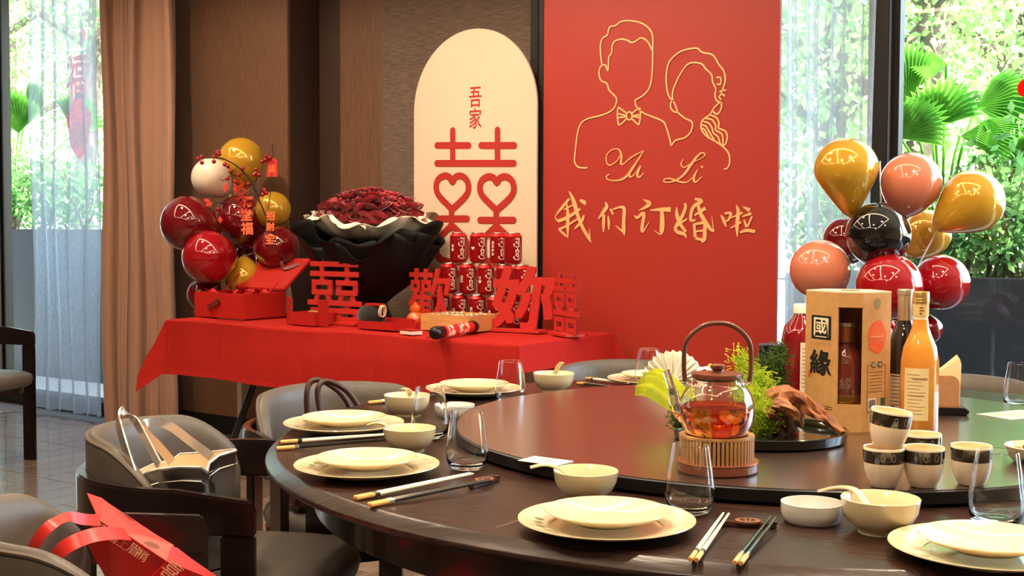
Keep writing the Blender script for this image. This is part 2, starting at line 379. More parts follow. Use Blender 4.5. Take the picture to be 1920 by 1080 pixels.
for i, (u, d, h, r, n, le) in enumerate([(1700, 9.5, 5.6, 2.3, 15000, .2), (1830, 12.5, 6.4, 3.0, 16000, .3), (1960, 10.5, 6., 2.6, 15000, -.2), (1540, 10, 5.8, 2.3, 9000, .1), (150, 15, 6., 2.8, 12000, .2), (10, 17.5, 6.4, 3.2, 12000, 0)]):
    p = dp(u, 422, d); tree(p.x, p.y, h, r, n, TL[i], 20+i, le)
def shrub(u, d, z0, h, r, n, label, seed, leaf=.07):
    rr = random.Random(seed); p = dp(u, 422, d); t = thing('leafy_shrub', label, 'shrub', (p.x, p.y, z0), 0, 'planter shrubs')
    st = MB()
    for k in range(7):
        a = rr.uniform(0, 6.3); st.tube([(0, 0, 0), (cos(a)*r*.3, sin(a)*r*.3, h*.5), (cos(a)*r*.6, sin(a)*r*.6, h*.95)], [.009, .007, .003], 5)
    st.build('stem', m_bark, t)
    mb = MB(); leafcloud(mb, int(n*1.7), (0, 0, h*.55), (r, r, h*.5), leaf, rr); mb.build('foliage', m_leaf2, t)
# planters: long grey troughs just outside the panes
zr = .985; zl = 1.17
p0 = dp(1600, 508, 1).x
def planter(x0, x1, z, label):
    y0, y1 = WY+.95, WY+1.55
    t = thing('planter_trough', label, 'planter', ((x0+x1)/2, (y0+y1)/2, 0)); L = x1-x0
    MB().box((0, -.28, z/2), (L, .04, z)).box((0, .28, z/2), (L, .04, z)).box((L/2-.02, 0, z/2), (.04, .52, z)).box((-L/2+.02, 0, z/2), (.04, .52, z)).build('trough', m_planter, t, bev=.006)
    MB().box((0, 0, z-.08), (L-.08, .52, .06)).build('soil', mat('soil', (60, 48, 38), 1, c2=(40, 32, 26), scale=40, bump=.8), t)
planter(x_wr+.03, XR, zr, 'long dark grey planter outside the wide window'); planter(XL, x_wl-.33, zl, 'dark grey planter outside the narrow window')
for i, (u, h, r, n, dl) in enumerate([(1690, .34, .24, 260, 0), (1745, .3, .22, 240, .1), (1800, .34, .24, 260, 0), (1862, .62, .3, 420, .1), (1915, .8, .32, 480, 0), (1960, .6, .3, 300, .1), (1570, .5, .3, 320, .1)]):
    d = (WY+1.25+dl*.5)/ray(u, 422).y
    shrub(u, d, zr-.06, h, r, n, ['low bushy shrub in the planter nearest the window post', 'low bushy shrub in the planter behind the rose-pink balloon', 'low bushy shrub in the planter under the gold balloon', 'tall leafy shrub in the planter behind the outer gold balloon', 'tallest leafy shrub in the planter at the photo edge', 'leafy shrub in the planter just beyond the photo edge', 'leafy shrub in the planter behind the sheer'][i], 50+i, .055)
for i, (u, h, r, n) in enumerate([(30, .7, .35, 420), (90, .6, .34, 380), (160, .6, .34, 360), (-20, .8, .35, 360)]):
    d = (WY+1.25)/ray(u, 422).y
    shrub(u, d, zl-.06, h, r, n, ['leafy shrub in the planter seen past the sheer edge', 'leafy shrub in the planter behind the sheer middle', 'leafy shrub in the planter behind the sheer by the brown curtain', 'leafy shrub in the planter by the window post'][i], 70+i, .06)
def fan_leaf(mb, base, tip, side, n=13, spread=1.15, L=.42, droop=.12):   # costapalmate fan: pleated segments radiating from the petiole end
    b = V(base); ax = (V(tip)-b).normalized(); sd = V(side); sd = (sd-ax*sd.dot(ax)).normalized(); nr = ax.cross(sd)
    for k in range(n):
        a = (k/(n-1)-.5)*2*spread; d = ax*cos(a)+sd*sin(a); e = (-ax*sin(a)+sd*cos(a))
        l = L*(1-.22*abs(a)/spread); wv = l*.085
        m1 = b+d*l*.55; t1 = b+d*l+V((0, 0, -droop*l*1.2))
        mb.add([b, m1+e*wv-nr*.012, m1+nr*.012, m1-e*wv-nr*.012, t1], [(0, 1, 2), (0, 2, 3), (1, 4, 2), (2, 4, 3)])
def palm(u, d, z0, leaves, label):
    p = dp(u, 422, d); t = thing('fan_palm', label, 'palm', (p.x, p.y, z0), 0, 'fan palms in the planter')
    MB().tube([(0, 0, 0), (.01, 0, .15)], [.05, .03], 8).build('stump', m_bark, t)
    for (uc, vc, du, dv, L, spr, dd) in leaves:          # leaf centre and pointing direction as seen from the room
        b = dp(uc, vc, d+dd)-V((p.x, p.y, z0)); tp = dp(uc+du, vc+dv, d+dd-.12)-V((p.x, p.y, z0))
        c = V((0, 0, .1)); mid = (b+c)*.5+V((0, 0, .12))
        st = MB().tube(smooth_path([c, mid, b], 5), .007, 6).build('stalk', m_palm, t, True)
        mb = MB(); ax = (tp-b).normalized(); sd = ax.cross(V((CF.x, CF.y, -.5))).normalized()
        fan_leaf(mb, b, tp, sd, 15, spr, L); mb.build('leaf', m_palm, t)
dR = (WY+1.22)/ray(1760, 422).y
palm(1765, dR, zr-.05, [(1752, 240, 26, -70, .34, .85, 0), (1775, 120, -75, -6, .25, .45, .1), (1702, 200, -8, -90, .42, .6, .1), (1690, 260, 60, -60, .3, .8, -.05), (1830, 200, 70, -25, .36, .8, .1), (1800, 255, 90, -8, .36, .5, 0), (1735, 150, 10, -60, .2, .5, .2)], 'bright green fan palm behind the rose-pink balloon')
dR2 = (WY+1.3)/ray(1900, 422).y
palm(1890, dR2, zr-.05, [(1870, 300, -25, -70, .3, .3, 0), (1895, 330, 40, -70, .32, .3, 0), (1905, 240, 60, -30, .36, .7, .1), (1860, 380, -50, -20, .26, .5, 0)], 'sword-leaved palm in the planter near the photo edge')
dL = (WY+1.2)/ray(30, 422).y
palm(25, dL, zl-.05, [(35, 250, -10, -60, .5, .7, 0), (50, 205, 20, -40, .35, .6, .1), (15, 270, -50, -30, .45, .7, 0), (140, 250, 10, -50, .5, .8, .2)], 'green fan palm outside the narrow window')
# a pale building across the street
bd = thing('pale_building', 'pale building across the street behind the trees', 'building', (4, 30, 0))
MB().box((0, 0, 3), (34, 4, 6)).build('wall', mat('pale_wall', (226, 226, 222), .9), bd)
for k in range(8): MB().box((-14+k*4, -2.02, 2.2), (2, .08, 1.6)).build('window', mat('far_window', (110, 130, 140), .2), bd)
# window stickers
m_red = sheet('sticker_red', (222, 52, 46), 1, .7)
st = thing('window_sticker', 'red good-fortune paper cutting on the glass behind the sheer', 'sticker', yp(143, 145, WY-.006))
vs, fs = fit_text('福', .2, .3, .01); mb = MB()
for dx in (-.008, 0, .008): mb.add([(a+dx, b+dx*.5, dx*.05) for a, b, c in vs], fs, XZ)
mb.build('paper_character', m_red, st)
vs, fs = fit_text('●', .06, .07); MB().add(vs, fs, MX.Translation((.08, -.001, .27)) @ XZ).build('paper_dot', m_red, st)
st = thing('window_sticker', 'red and yellow festive sticker low on the glass behind the sheer', 'sticker', yp(148, 235, WY-.006))
pt = [(.12*cos(a)*(1+.12*sin(5*a)), .2*sin(a)*(1+.1*cos(4*a))) for a in [2*PI*k/40 for k in range(40)]]
MB().prism(pt, 0, .001, XZ).build('paper_shape', m_red, st)
pt = [(.06*cos(a), .09*sin(a)-.06) for a in [2*PI*k/24 for k in range(24)]]
MB().prism(pt, .0015, .0025, XZ).build('yellow_patch', sheet('sticker_yellow', (236, 190, 90), 1, .7), st)
st = thing('window_sticker', 'round red sticker on the wide window at the photo edge', 'sticker', yp(1926, 165, WY-.006))
MB().prism([(.036*cos(a), .036*sin(a)) for a in [2*PI*k/28 for k in range(28)]], 0, .001, XZ).build('paper_disc', m_red, st)
MB().box((0, -.0005, .05), (.012, .001, .03)).build('paper_loop', m_red, st)
# ------------------------------------------------------------------ round dining table, turntable, chairs
TZ = .75; SZ = .78
TC = cw(.60, 2.84); TR = 1.13; SR = .73
m_twood = mat('dark_table_wood', (52, 31, 23), .3, c2=(34, 20, 15), scale=7, stretch=(1, 16, 1), bump=.2, spec=.4)
m_turn = mat('turntable_brown', (58, 42, 36), .3, c2=(52, 37, 31), scale=60, coat=1.); m_turn.node_tree.nodes['Principled BSDF'].inputs['Coat Roughness'].default_value = .2
m_edge = mat('black_edge', (16, 13, 12), .35)
m_cwood = mat('chair_wood', (30, 15, 12), .28, c2=(22, 11, 9), scale=8, stretch=(1, 1, 8), coat=.4)
m_leather = mat('grey_leather', (92, 83, 75), .46, c2=(84, 76, 68), scale=30, bump=.12, bscale=220)
m_pipe = mat('leather_piping', (98, 84, 72), .5)
t = thing('dining_table', 'large round dark wood dining table set for a banquet', 'table', (TC.x, TC.y, 0), YAW-.4)
prof = [(0, TZ-.058), (TR-.1, TZ-.058), (TR-.075, TZ-.055), (TR-.006, TZ-.03), (TR, TZ-.024), (TR, TZ-.0195), (TR-.002, TZ-.0165), (TR-.02, TZ-.0025), (TR-.023, TZ-.0006), (TR-.026, TZ), (0, TZ)]
MB().lathe(prof, 120).build('tabletop', m_twood, t, True)
MB().lathe([(TR-.12, TZ-.12), (TR-.1, TZ-.12), (TR-.1, TZ-.057), (TR-.12, TZ-.057), (TR-.12, TZ-.12)], 80).build('apron', m_cwood, t, True)
MB().lathe([(0, 0), (.55, 0), (.55, .05), (.42, .08), (.36, .3), (.42, .62), (.5, .7), (0, .7)], 64).build('pedestal', m_cwood, t, True)
for a in (.25, 1.35): MB().box((0, 0, TZ+.0003), (2*(TR-.06), .0022, .0006), MX.Rotation(a, 4, 'Z')).build('table_seam', mat('seam_pale', (120, 92, 74), .6), t)
ls = thing('turntable', 'round brown turntable with a black edge on the dining table', 'turntable', (TC.x, TC.y, TZ))
MB().lathe([(0, .0305), (SR-.003, .0305), (SR-.003, .029)], 120).build('top', m_turn, ls, True)
MB().lathe([(0, .004), (SR-.004, .004), (SR, .007), (SR, .027), (SR-.003, .0295), (0, .0295)], 120).build('rim', m_edge, ls, True)
MB().lathe([(.0, 0), (.22, 0), (.22, .004), (0, .004)], 40).build('bearing', m_dark, ls)
SZ = TZ+.0305

def make_chair():
    t = thing('dining_chair', 'chair', 'chair')
    # seat cushion
    def sq(a, b, z):  return (a, b, z)
    pr = [(0, .405), (.235, .405), (.25, .418), (.256, .44), (.25, .462), (.232, .473), (.15, .478), (0, .48)]
    def seat(prof):
        mb = MB(); vs = []; n = 40; fs = []
        for r, z in prof:
            for i in range(n):
                a = 2*PI*i/n; ca, sa = cos(a), sin(a); k = (abs(ca)**3.2+abs(sa)**3.2)**(-1/3.2) if r else 0
                vs.append((r*ca*k, r*sa*k, z))
        for k in range(len(prof)-1):
            for i in range(n): fs.append((k*n+i, k*n+(i+1) % n, (k+1)*n+(i+1) % n, (k+1)*n+i))
        return mb.add(vs, fs)
    s_ = seat(pr); s_.v = [(x, y+.03, z) for x, y, z in s_.v]; s_.build('seat', m_leather, t, 'all')
    seat([(.05, .37), (.235, .37), (.24, .404), (.05, .404)]).build('seat_frame', m_cwood, t, True)
    # wrap-around padded back: rounded slab following an arc
    R = .252; A = math.radians(84); nu = 44; YB = -.03
    def sec(a):
        e = abs(a)/A; top = .765-.02*e**2-.09*max(0, (e-.6)/.4)**2; bot = .545; th = .042*(1-.3*e**4)
        return top, bot, th
    ring = [(-.3, 0), (-.5, .12), (-.68, .45), (-.56, .8), (-.42, .93), (-.16, .99), (.15, 1), (.4, .965), (.5, .9), (.5, .5), (.5, .12), (.3, 0)]
    vs = []; fs = []; k = len(ring); pts_out = []
    for i in range(nu):
        a = -A+2*A*i/(nu-1); top, bot, th = sec(a); sh = 1 if 0 < i < nu-1 else .55
        if i in (0, nu-1): top -= .03
        for (p, q) in ring:
            z = bot+(top-bot)*q; r = R+p*th*sh+.02*(z-.6)
            vs.append((r*sin(a), YB-r*cos(a), z))
    for i in range(nu-1):
        for j in range(k): fs.append((i*k+j, i*k+(j+1) % k, (i+1)*k+(j+1) % k, (i+1)*k+j))
    fs += [tuple(range(k)), tuple(range((nu-1)*k, nu*k))]
    MB().add(vs, fs).build('backrest', m_leather, t, True)
    for sgn in (1,):
        pth = []
        for i in range(nu):
            a = -A+2*A*i/(nu-1); top, bot, th = sec(a)
            if i in (0, nu-1): continue
            z = bot+(top-bot)*.965; r = R+sgn*.42*th+.02*(z-.6); pth.append((r*sin(a), YB-r*cos(a), z))
        a0, a1 = pth[0], pth[-1]
        pth = [(a0[0], a0[1]+.008, .56)]+pth+[(a1[0], a1[1]+.008, .56)]
        MB().tube(pth, .0042, 6).build('piping', m_pipe, t, True)
    # bentwood band round the back and along the arms
    path = [(.305, .165), (.305, .155), (.305, .08), (.305, 0)] + [(.305*cos(q), -.02-.29*sin(q)) for q in [PI*k_/20 for k_ in range(21)]] + [(-.305, 0), (-.305, .08), (-.305, .155), (-.305, .165)]
    vs = []; fs = []
    for i, (x, y) in enumerate(path):
        a, b = path[max(i-1, 0)], path[min(i+1, len(path)-1)]; tx, ty = b[0]-a[0], b[1]-a[1]; l = math.hypot(tx, ty); nx, ny = -ty/l*.012, tx/l*.012
        zt = .685-.02*max(0, y/.165); 
        if i in (0, len(path)-1): zt -= .02
        for s_, z in ((1, .595), (1, zt), (-1, zt), (-1, .595)): vs.append((x+s_*nx, y+s_*ny, z))
    for i in range(len(path)-1):
        for j in range(4): fs.append((i*4+j, i*4+(j+1) % 4, (i+1)*4+(j+1) % 4, (i+1)*4+j))
    fs += [(0, 1, 2, 3), tuple(range(len(vs)-4, len(vs)))]
    MB().add(vs, fs).build('arm_band', m_cwood, t, True, bev=.004)
    for sx in (-1, 1):
        MB().box((sx*.305, .13, .2975), (.023, .07, .595)).build('leg', m_cwood, t, bev=.004)
        MB().box((0, 0, .2975), (.07, .023, .595), MX.Translation((sx*.215, -.235, 0)) @ MX.Rotation(sx*.8, 4, 'Z')).build('leg', m_cwood, t, bev=.004)
        MB().box((sx*.275, .0, .388), (.06, .05, .03)).build('seat_bracket', m_cwood, t)
    return t
chair = make_chair(); usedc = [0]
def place_chair(x, y, fx, fy, label, group='padded chairs at the round table'):
    p = cw(x, y); f = cw(fx, fy); rz = math.atan2(f.y, f.x)-PI/2
    if not usedc[0]: usedc[0] = 1; c = chair; c.location = p; c.rotation_euler = (0, 0, rz); c['label'] = label
    else: c = copy_tree(chair, None, label, p, rz)
    c['group'] = group; return c
chA = place_chair(-.64, 2.86, 1, -.12, 'grey padded chair with a dark wood band, holding the silver tote')
chB = place_chair(-.60, 2.07, .9, .42, 'grey padded chair in the corner with the red gift bag')
chC = place_chair(-.40, 3.44, .55, -.8, 'grey padded chair with looped brown bag handles on it')
chD = place_chair(.40, 4.06, .1, -1, 'grey padded chair behind the far plate with a yellow leaf before it')
chE = place_chair(1.27, 3.70, -.45, -.9, 'grey padded chair behind the napkin holder')
chF = place_chair(-2.70, 6.3, .9, -.3, 'grey padded chair alone by the narrow window', 'padded chairs elsewhere')

# ------------------------------------------------------------------ tableware
m_china = mat('cream_china', (216, 198, 158), .18, coat=.4, sss=.04)
m_china_print = mat('china_print', (190, 174, 142), .2, c2=(216, 202, 172), scale=22, coat=.4)
m_leafprint = mat('china_leaf_green', (120, 124, 92), .25)
m_white = mat('white_china', (214, 208, 200), .18, coat=.4)
m_glass = mat('clear_glass', (255, 255, 255), 0.0, trans=1.0, ior=1.46)
m_stick_p = mat('pale_chopstick', (226, 214, 190), .3, coat=.2)
m_stick_d = mat('dark_chopstick', (30, 24, 24), .22, coat=.4)
m_gold = mat('gold_wood_tip', (226, 166, 98), .35, metal=.15)
m_silver = mat('silver_metal', (215, 212, 208), .2, metal=1.)
m_restc = mat('rest_carving', (126, 78, 52), .4); m_rest = mat('rest_wood', (70, 38, 26), .4, coat=.2)

def make_charger(r=.137):
    t = thing('dinner_plate', '', 'plate')
    MB().lathe([(0, 0), (r*.55, 0), (r*.6, .003), (r*.95, .016), (r, .0195), (r*.995, .021), (r*.94, .0185), (r*.62, .0065), (r*.55, .005), (0, .005)], 64).build('plate_body', m_china, t, True)
    MB().lathe([(r*.64, .0083), (r*.92, .0180)], 64).build('printed_band', m_china_print, t, True)
    for a, l in ((3.6, .05), (5.2, .045), (4.1, .03)):
        mb = MB(); c, s = cos(a), sin(a)
        for k in range(7):
            q = a+(k-3)*.07; rr = r*(.70+.03*(k % 3)); e = .006
            mb.add([(rr*cos(q), rr*sin(q), .0112+.02*(rr/r-.7)), ((rr+.012)*cos(q+.05), (rr+.012)*sin(q+.05), .0135+.02*(rr/r-.7)), ((rr+.02)*cos(q), (rr+.02)*sin(q), .0155+.02*(rr/r-.7)), ((rr+.01)*cos(q-.05), (rr+.01)*sin(q-.05), .0135+.02*(rr/r-.7))], [(0, 1, 2, 3)])
        mb.build('leaf_print', m_leafprint, t)
    return t
def make_small(r=.096):
    t = thing('side_plate', '', 'plate')
    MB().lathe([(0, 0), (r*.5, 0), (r*.55, .003), (r*.93, .0155), (r, .02), (r*.995, .0215), (r*.93, .018), (r*.57, .006), (r*.5, .005), (0, .005)], 56).build('plate_body', m_china, t, True)
    MB().lathe([(r*.48, .0053), (r*.5, .0056), (r*.52, .0057), (r*.515, .0049)], 56).build('foot_line', m_china_print, t, True)
    return t
def make_bowl(r=.056, h=.05):
    t = thing('rice_bowl', '', 'bowl')
    MB().lathe([(0, .003), (r*.5, .003), (r*.52, 0), (r*.56, 0), (r*.56, .006), (r*.82, .017), (r*.95, .032), (r, h), (r*.985, h+.001), (r*.965, h), (r*.91, .033), (r*.78, .02), (r*.5, .009), (0, .0075)], 48).build('bowl_body', m_china, t, True)
    return t
def make_glass(h=.113, r=.041, rt=.031):
    t = thing('drinking_glass', '', 'glass')
    th = .0011
    out = [(0, 0), (r*.3, 0), (r*.64, 0)] + [(q.x, q.y) for q in smooth_path([(r*.66, .0004, 0), (r*.82, .004, 0), (r*.96, .016, 0), (r, .03, 0), (r*.985, .044, 0), (rt+(r-rt)*.5, .078, 0), (rt, h-.001, 0)], 4)] + [(rt, h-.0004)]
    inn = [(rt-th, h-.0004)] + [(q.x, q.y) for q in smooth_path([(rt-th, h-.001, 0), (rt+(r-rt)*.5-th, .078, 0), (r*.985-th, .044, 0), (r-th, .03, 0), (r*.93-th, .017, 0), (r*.72, .0105, 0)], 4)] + [(r*.4, .009), (0, .0085)]
    MB().lathe(out+[(rt-th*.5, h)]+inn, 56).build('glass_body', m_glass, t, True)
    return t
proto = {'charger': make_charger(), 'small': make_small(), 'bowl': make_bowl(), 'glass': make_glass()}
pu = {}
def put(kind, p, label, rz=0., group=None, s=1.):
    src = proto[kind]
    if kind not in pu: pu[kind] = 1; o = src; o.location = p; o.rotation_euler = (0, 0, rz); o['label'] = label
    else: o = copy_tree(src, None, label, p, rz)
    if group: o['group'] = group
    o.scale = (s, s, s); return o
def face(p): return math.atan2(p.y-TC.y, p.x-TC.x)+PI/2
def plates(u, v, name):
    p = gp(u, v, TZ+.008); p.z = TZ+.0005
    put('charger', p, 'cream dinner plate '+name, face(p), 'dinner plates on the round table')
    put('small', p+V((0, 0, .0125)), 'small cream plate nested on the dinner plate '+name, face(p), 'small plates on dinner plates')
def bowl_at(u, v, name, s=1.): 
    p = gp(u, v, TZ+.0005); return put('bowl', p, 'cream rice bowl '+name, face(p), 'rice bowls', s)
def glass_at(u, v, name, s=1.):
    p = gp(u, v, TZ+.0005); return put('glass', p, 'clear stemless glass '+name, 0, 'stemless glasses', s)
def spoon(bo, tip, name):                        # bo: bowl object; tip: where the handle ends
    b = bo.location; R = .056*bo.scale.x; d = V((tip.x-b.x, tip.y-b.y, 0)); 
    if d.length < 1e-4: d = V((1, 0, 0))
    d.normalize(); p0 = b - d*R*.25 + V((0, 0, .0165*bo.scale.x)); rim = b+d*R*.86+V((0, 0, .053*bo.scale.x))
    t = thing('soup_spoon', 'cream china soup spoon '+name, 'spoon', p0, 0, 'china soup spoons')
    if math.hypot(tip.x-b.x, tip.y-b.y) < R*1.3:
        d = (V((CF.x, CF.y, 0))*.3+V((CR.x, CR.y, 0))*(.1 if math.hypot(tip.x-b.x, tip.y-b.y) < 1 else 0)).normalized(); p0 = b-d*R*.35+V((0, 0, .016)); t.location = p0; rim = b+d*R*.3+V((0, 0, .05)); tip = V(tip)
    r1 = rim-p0; e = V(tip)-p0; pm = [V((0, 0, 0)), d*R*.35+V((0, 0, .003)), r1*.72+V((0, 0, .0)), r1+V((0, 0, .002)), (r1+e)*.5+V((0, 0, .006)), e]
    P = smooth_path(pm, 6); n = len(P); W = []
    for i in range(n):
        a = i/(n-1); W.append(.004+.013*math.sqrt(max(0, 1-((a-.14)/.16)**2)) if a < .3 else .0062+.0015*a)
    side = d.cross(V((0, 0, 1))).normalized()
    mb = MB(); vs = []; fs = []
    for i in range(n):
        tt = (P[min(i+1, n-1)]-P[max(i-1, 0)]).normalized(); up = side.cross(tt).normalized()
        dep = .35 if i/(n-1) < .3 else .12
        for q in (-1, -.5, 0, .5, 1): vs.append(P[i]+side*(q*W[i])+up*(q*q*W[i]*dep))
        for q in (1, .5, 0, -.5, -1): vs.append(P[i]+side*(q*W[i]*.96)+up*(q*q*W[i]*dep-.0035))
    for i in range(n-1):
        for j in range(10): fs.append((i*10+j, i*10+(j+1) % 10, (i+1)*10+(j+1) % 10, (i+1)*10+j))
    fs += [tuple(range(10)), tuple(range((n-1)*10, n*10))]
    mb.add(vs, fs).build('spoon_body', m_china, t, 'all')
def make_stick(dark, L=.25):
    t = thing('chopstick', '', 'chopstick')
    m = m_stick_d if dark else m_stick_p
    MB().tube([(0, .045, 0), (0, L*.6, 0), (0, L, 0)], [.0037, .003, .0019], 8).build('shaft', m, t, True)
    MB().tube([(0, 0, 0), (0, .037, 0)], .0041, 6).build('handle_end', m_gold, t, bev=.0008)
    MB().tube([(0, .037, 0), (0, .046, 0)], .0041, 8).build('collar', m_silver if dark else m_stick_d, t, True)
    return t
stick = {0: make_stick(0), 1: make_stick(1)}; su = {}
def chop(u0, v0, u1, v1, dark, where, z=TZ+.0043, rest=.011):
    a = gp(u0, v0, z); b = gp(u1, v1, z); d = (b-a).normalized(); sd = d.cross(V((0, 0, 1)))
    for k in (-1, 1):
        p = a+sd*.0043*k
        if dark not in su: su[dark] = 1; o = stick[dark]
        else: o = copy_tree(stick[dark])
        tilt = math.asin(rest/.22)
        o.location = p; o.rotation_mode = 'XYZ'; o.rotation_euler = (tilt, 0, math.atan2(d.y, d.x)-PI/2)
        dv = sd*k; far = dv.dot(CF); lat = dv.dot(CR); which = ('farther' if far > 0 else 'nearer') if abs(far) > abs(lat) else ('right' if lat > 0 else 'left')
        o['label'] = which+' '+('dark' if dark else 'pale')+' chopstick of the pair '+where; o['group'] = ('dark' if dark else 'pale')+' chopsticks '+where
def rest(u, v, ang, where):
    p = gp(u, v, TZ+.0003); t = thing('chopstick_rest', 'dark wood chopstick rest '+where, 'chopstick rest', p, ang, 'wooden chopstick rests')
    MB().box((0, 0, .004), (.088, .012, .008)).box((-.04, 0, .0085), (.012, .012, .003)).box((.04, 0, .0085), (.012, .012, .003)).build('bar', m_rest, t, bev=.0015)
    MB().lathe([(.011, .008), (.016, .008), (.016, .011), (.011, .011), (.011, .008)], 24, sx=1.25).build('pierced_oval', m_restc, t, True)
    mb = MB()
    for q in (0, 1.05, 2.1): mb.box((0, 0, .0095), (.03, .003, .002), MX.Rotation(q, 4, 'Z'))
    mb.build('openwork', m_restc, t)
# front setting
plates(1137, 986, 'front and centre of the table'); b1 = bowl_at(1098, 936, 'behind the front centre plate', 1.)
spoon(b1, dp(994, 876, 2.19), 'lying in the bowl behind the front centre plate')
glass_at(1293, 961, 'before the teapot')
ang1 = YAW-.35
chop(1300, 1050, 1364, 974, 0, 'beside the front centre plate'); chop(1383, 1056, 1452, 982, 1, 'at the front edge under the sauce dish')
rest(1402, 988, YAW-.18, 'in front of the sauce dish')
# left front setting
plates(688, 881, 'nearest the left table edge'); b2 = bowl_at(768, 846, 'between the two leftmost plates', .98)
spoon(b2, dp(688, 796, 2.66), 'in the bowl between the two leftmost plates'); glass_at(876, 879, 'beside the leftmost front plate')
chop(666, 934, 906, 897, 0, 'lying before the leftmost front plate'); chop(692, 947, 946, 909, 1, 'lying nearest the front rim at the left'); rest(908, 909, YAW+1.0, 'at the tips of the left front chopsticks')
# second left setting
plates(645, 801, 'second along the left side'); b3 = bowl_at(763, 779, 'behind the second left plate', 1.02)
spoon(b3, dp(757, 730, 3.12), 'standing up in the bowl behind the second left plate'); glass_at(806, 821, 'between two bowls on the left side')
chop(526, 829, 735, 824, 0, 'in front of the second left plate'); chop(519, 841, 735, 833, 1, 'in front of the second left plate')
# third left setting
plates(889, 735, 'far left, before the red cloth'); glass_at(957, 757, 'beside the far left plate'); b4 = bowl_at(1038, 734, 'at the far rim of the turntable', 1.05)
spoon(b4, dp(1053, 681, 3.58), 'standing up in the bowl at the far rim of the turntable')
chop(691, 755, 790, 749, 1, 'behind the second left plate')
# far setting
plates(1225, 716, 'far side, behind the yellow leaf'); glass_at(1216, 727, 'on the far side behind the yellow leaf')
chop(1101, 709, 1192, 729, 0, 'at the far side beside a plate'); chop(1085, 718, 1165, 735, 1, 'at the far side beside a plate')
# right front setting
plates(1852, 1038, 'in the front corner beside the rice bowl'); b5 = bowl_at(1650, 998, 'beside the sauce dish at the front', 1.07)
spoon(b5, dp(1538, 919, 2.06), 'in the bowl beside the sauce dish'); glass_at(1867, 984, 'before the cups at the front corner', 1.04)
# right rear glass
glass_at(1912, 764, 'on the far side past the napkin holder', 1.02); chop(1890, 800, 1960, 760, 1, 'at the far side past the napkin holder')
# sauce dish and ashtray
def dish(name, u, v, r, h, label, cat, notch, s=1.):
    p = gp(u, v, TZ+.0005); t = thing(name, label, cat, p, .4)
    n = 64; vs = []; fs = []; prof = [(0, .002), (.82, 0), (.9, .004), (1, h/r*.5*r), (1, h), (.93, h), (.88, .5*h), (.78, .008), (0, .007)]
    for k, (q, z) in enumerate(prof):
        for i in range(n):
            a = 2*PI*i/n; zz = z
            if notch and k in (4, 5):
                d = min(abs(((a-c_+PI) % (2*PI))-PI) for c_ in (.3, .3+2.094, .3+4.189)); zz = z-.007*math.exp(-(d/.13)**2)
            vs.append((q*r*cos(a), q*r*sin(a), zz))
    for k in range(len(prof)-1):
        for i in range(n): fs.append((k*n+i, k*n+(i+1) % n, (k+1)*n+(i+1) % n, (k+1)*n+i))
    MB().add(vs, fs).build('dish_body', m_white, t, True)
dish('sauce_dish', 1522, 978, .049, .032, 'low white round dish beside the front rice bowl', 'dish', False)
dish('ashtray', 853, 779, .049, .028, 'white china ashtray with notched rim behind the glasses', 'ashtray', True)
# ------------------------------------------------------------------ on the turntable
def sp(u, v): return gp(u, v, SZ+.0004)
m_ink = mat('ink_black', (20, 17, 16), .5); m_inkred = mat('ink_red', (176, 40, 26), .5); m_inkbrown = mat('ink_brown', (112, 68, 36), .6)
# card
p = sp(1023, 865); t = thing('paper_card', 'small white printed card on the turntable edge', 'card', p, YAW-.62)
MB().box((0, 0, .0008), (.088, .055, .0012)).build('card_sheet', mat('card_white', (240, 234, 220), .4), t)
mb = MB(); mb.tube([(-.01, -.012, .0016), (-.004, .008, .0016), (.006, .01, .0016), (.004, -.008, .0016), (.016, -.012, .0016), (.022, .004, .0016)], .0008, 4)
mb.build('card_print', mat('print_taupe', (120, 104, 90), .6), t)
MB().box((-.026, .012, .0015), (.02, .003, .0002)).box((-.026, .004, .0015), (.024, .002, .0002)).build('card_lines', mat('print_taupe', (0, 0, 0)), t)
# teapot on warmer
p = sp(1343, 882); t = thing('teapot_warmer', 'round slatted bamboo warmer under the glass teapot', 'warmer', p)
m_copper = mat('copper_rose', (186, 110, 76), .3, metal=.7); m_bamboo = mat('bamboo_slat', (196, 150, 96), .4, c2=(150, 104, 60), scale=30, stretch=(1, 1, .2))
MB().lathe([(0, 0), (.070, 0), (.073, .003), (.073, .015), (.070, .018), (0, .018)], 56).build('base', mat('warmer_base', (120, 62, 40), .3, coat=.3), t, True)
MB().lathe([(.0635, .0175), (.0735, .0175), (.0735, .0195), (.0635, .0195), (.0635, .0175)], 56).build('copper_ring', m_copper, t, True)
sl0 = None
for k in range(54):
    a = 2*PI*k/54
    if sl0 is None: q = sl0 = MB().box((0, 0, 0), (.0052, .005, .044)).build('slat', m_bamboo, t, bev=.001, bseg=1)
    else: q = sl0.copy(); COL.objects.link(q)
    q.location = (.063*cos(a), .063*sin(a), .0405); q.rotation_euler = (0, 0, a+PI/2)
MB().lathe([(0, .0185), (.058, .0185), (.058, .057), (0, .057)], 40).build('inner_can', mat('warmer_inner', (58, 36, 24), .6), t, True)
MB().lathe([(.054, .0605), (.066, .0605), (.066, .0645), (.054, .0645), (.054, .0605)], 48).build('top_ring', m_bamboo, t, True)
t.scale = (1.02, 1.02, 1.02); tp = thing('glass_teapot', 'glass teapot half full of amber tea with wooden lid', 'teapot', p+V((0, 0, .0587)), YAW); tp.scale = (1.02, 1.02, 1.05)
m_pot = mat('pot_glass', (255, 250, 244), 0., trans=1., ior=1.45); m_tea = mat('amber_tea', (232, 112, 36), 0., trans=1., ior=1.33)
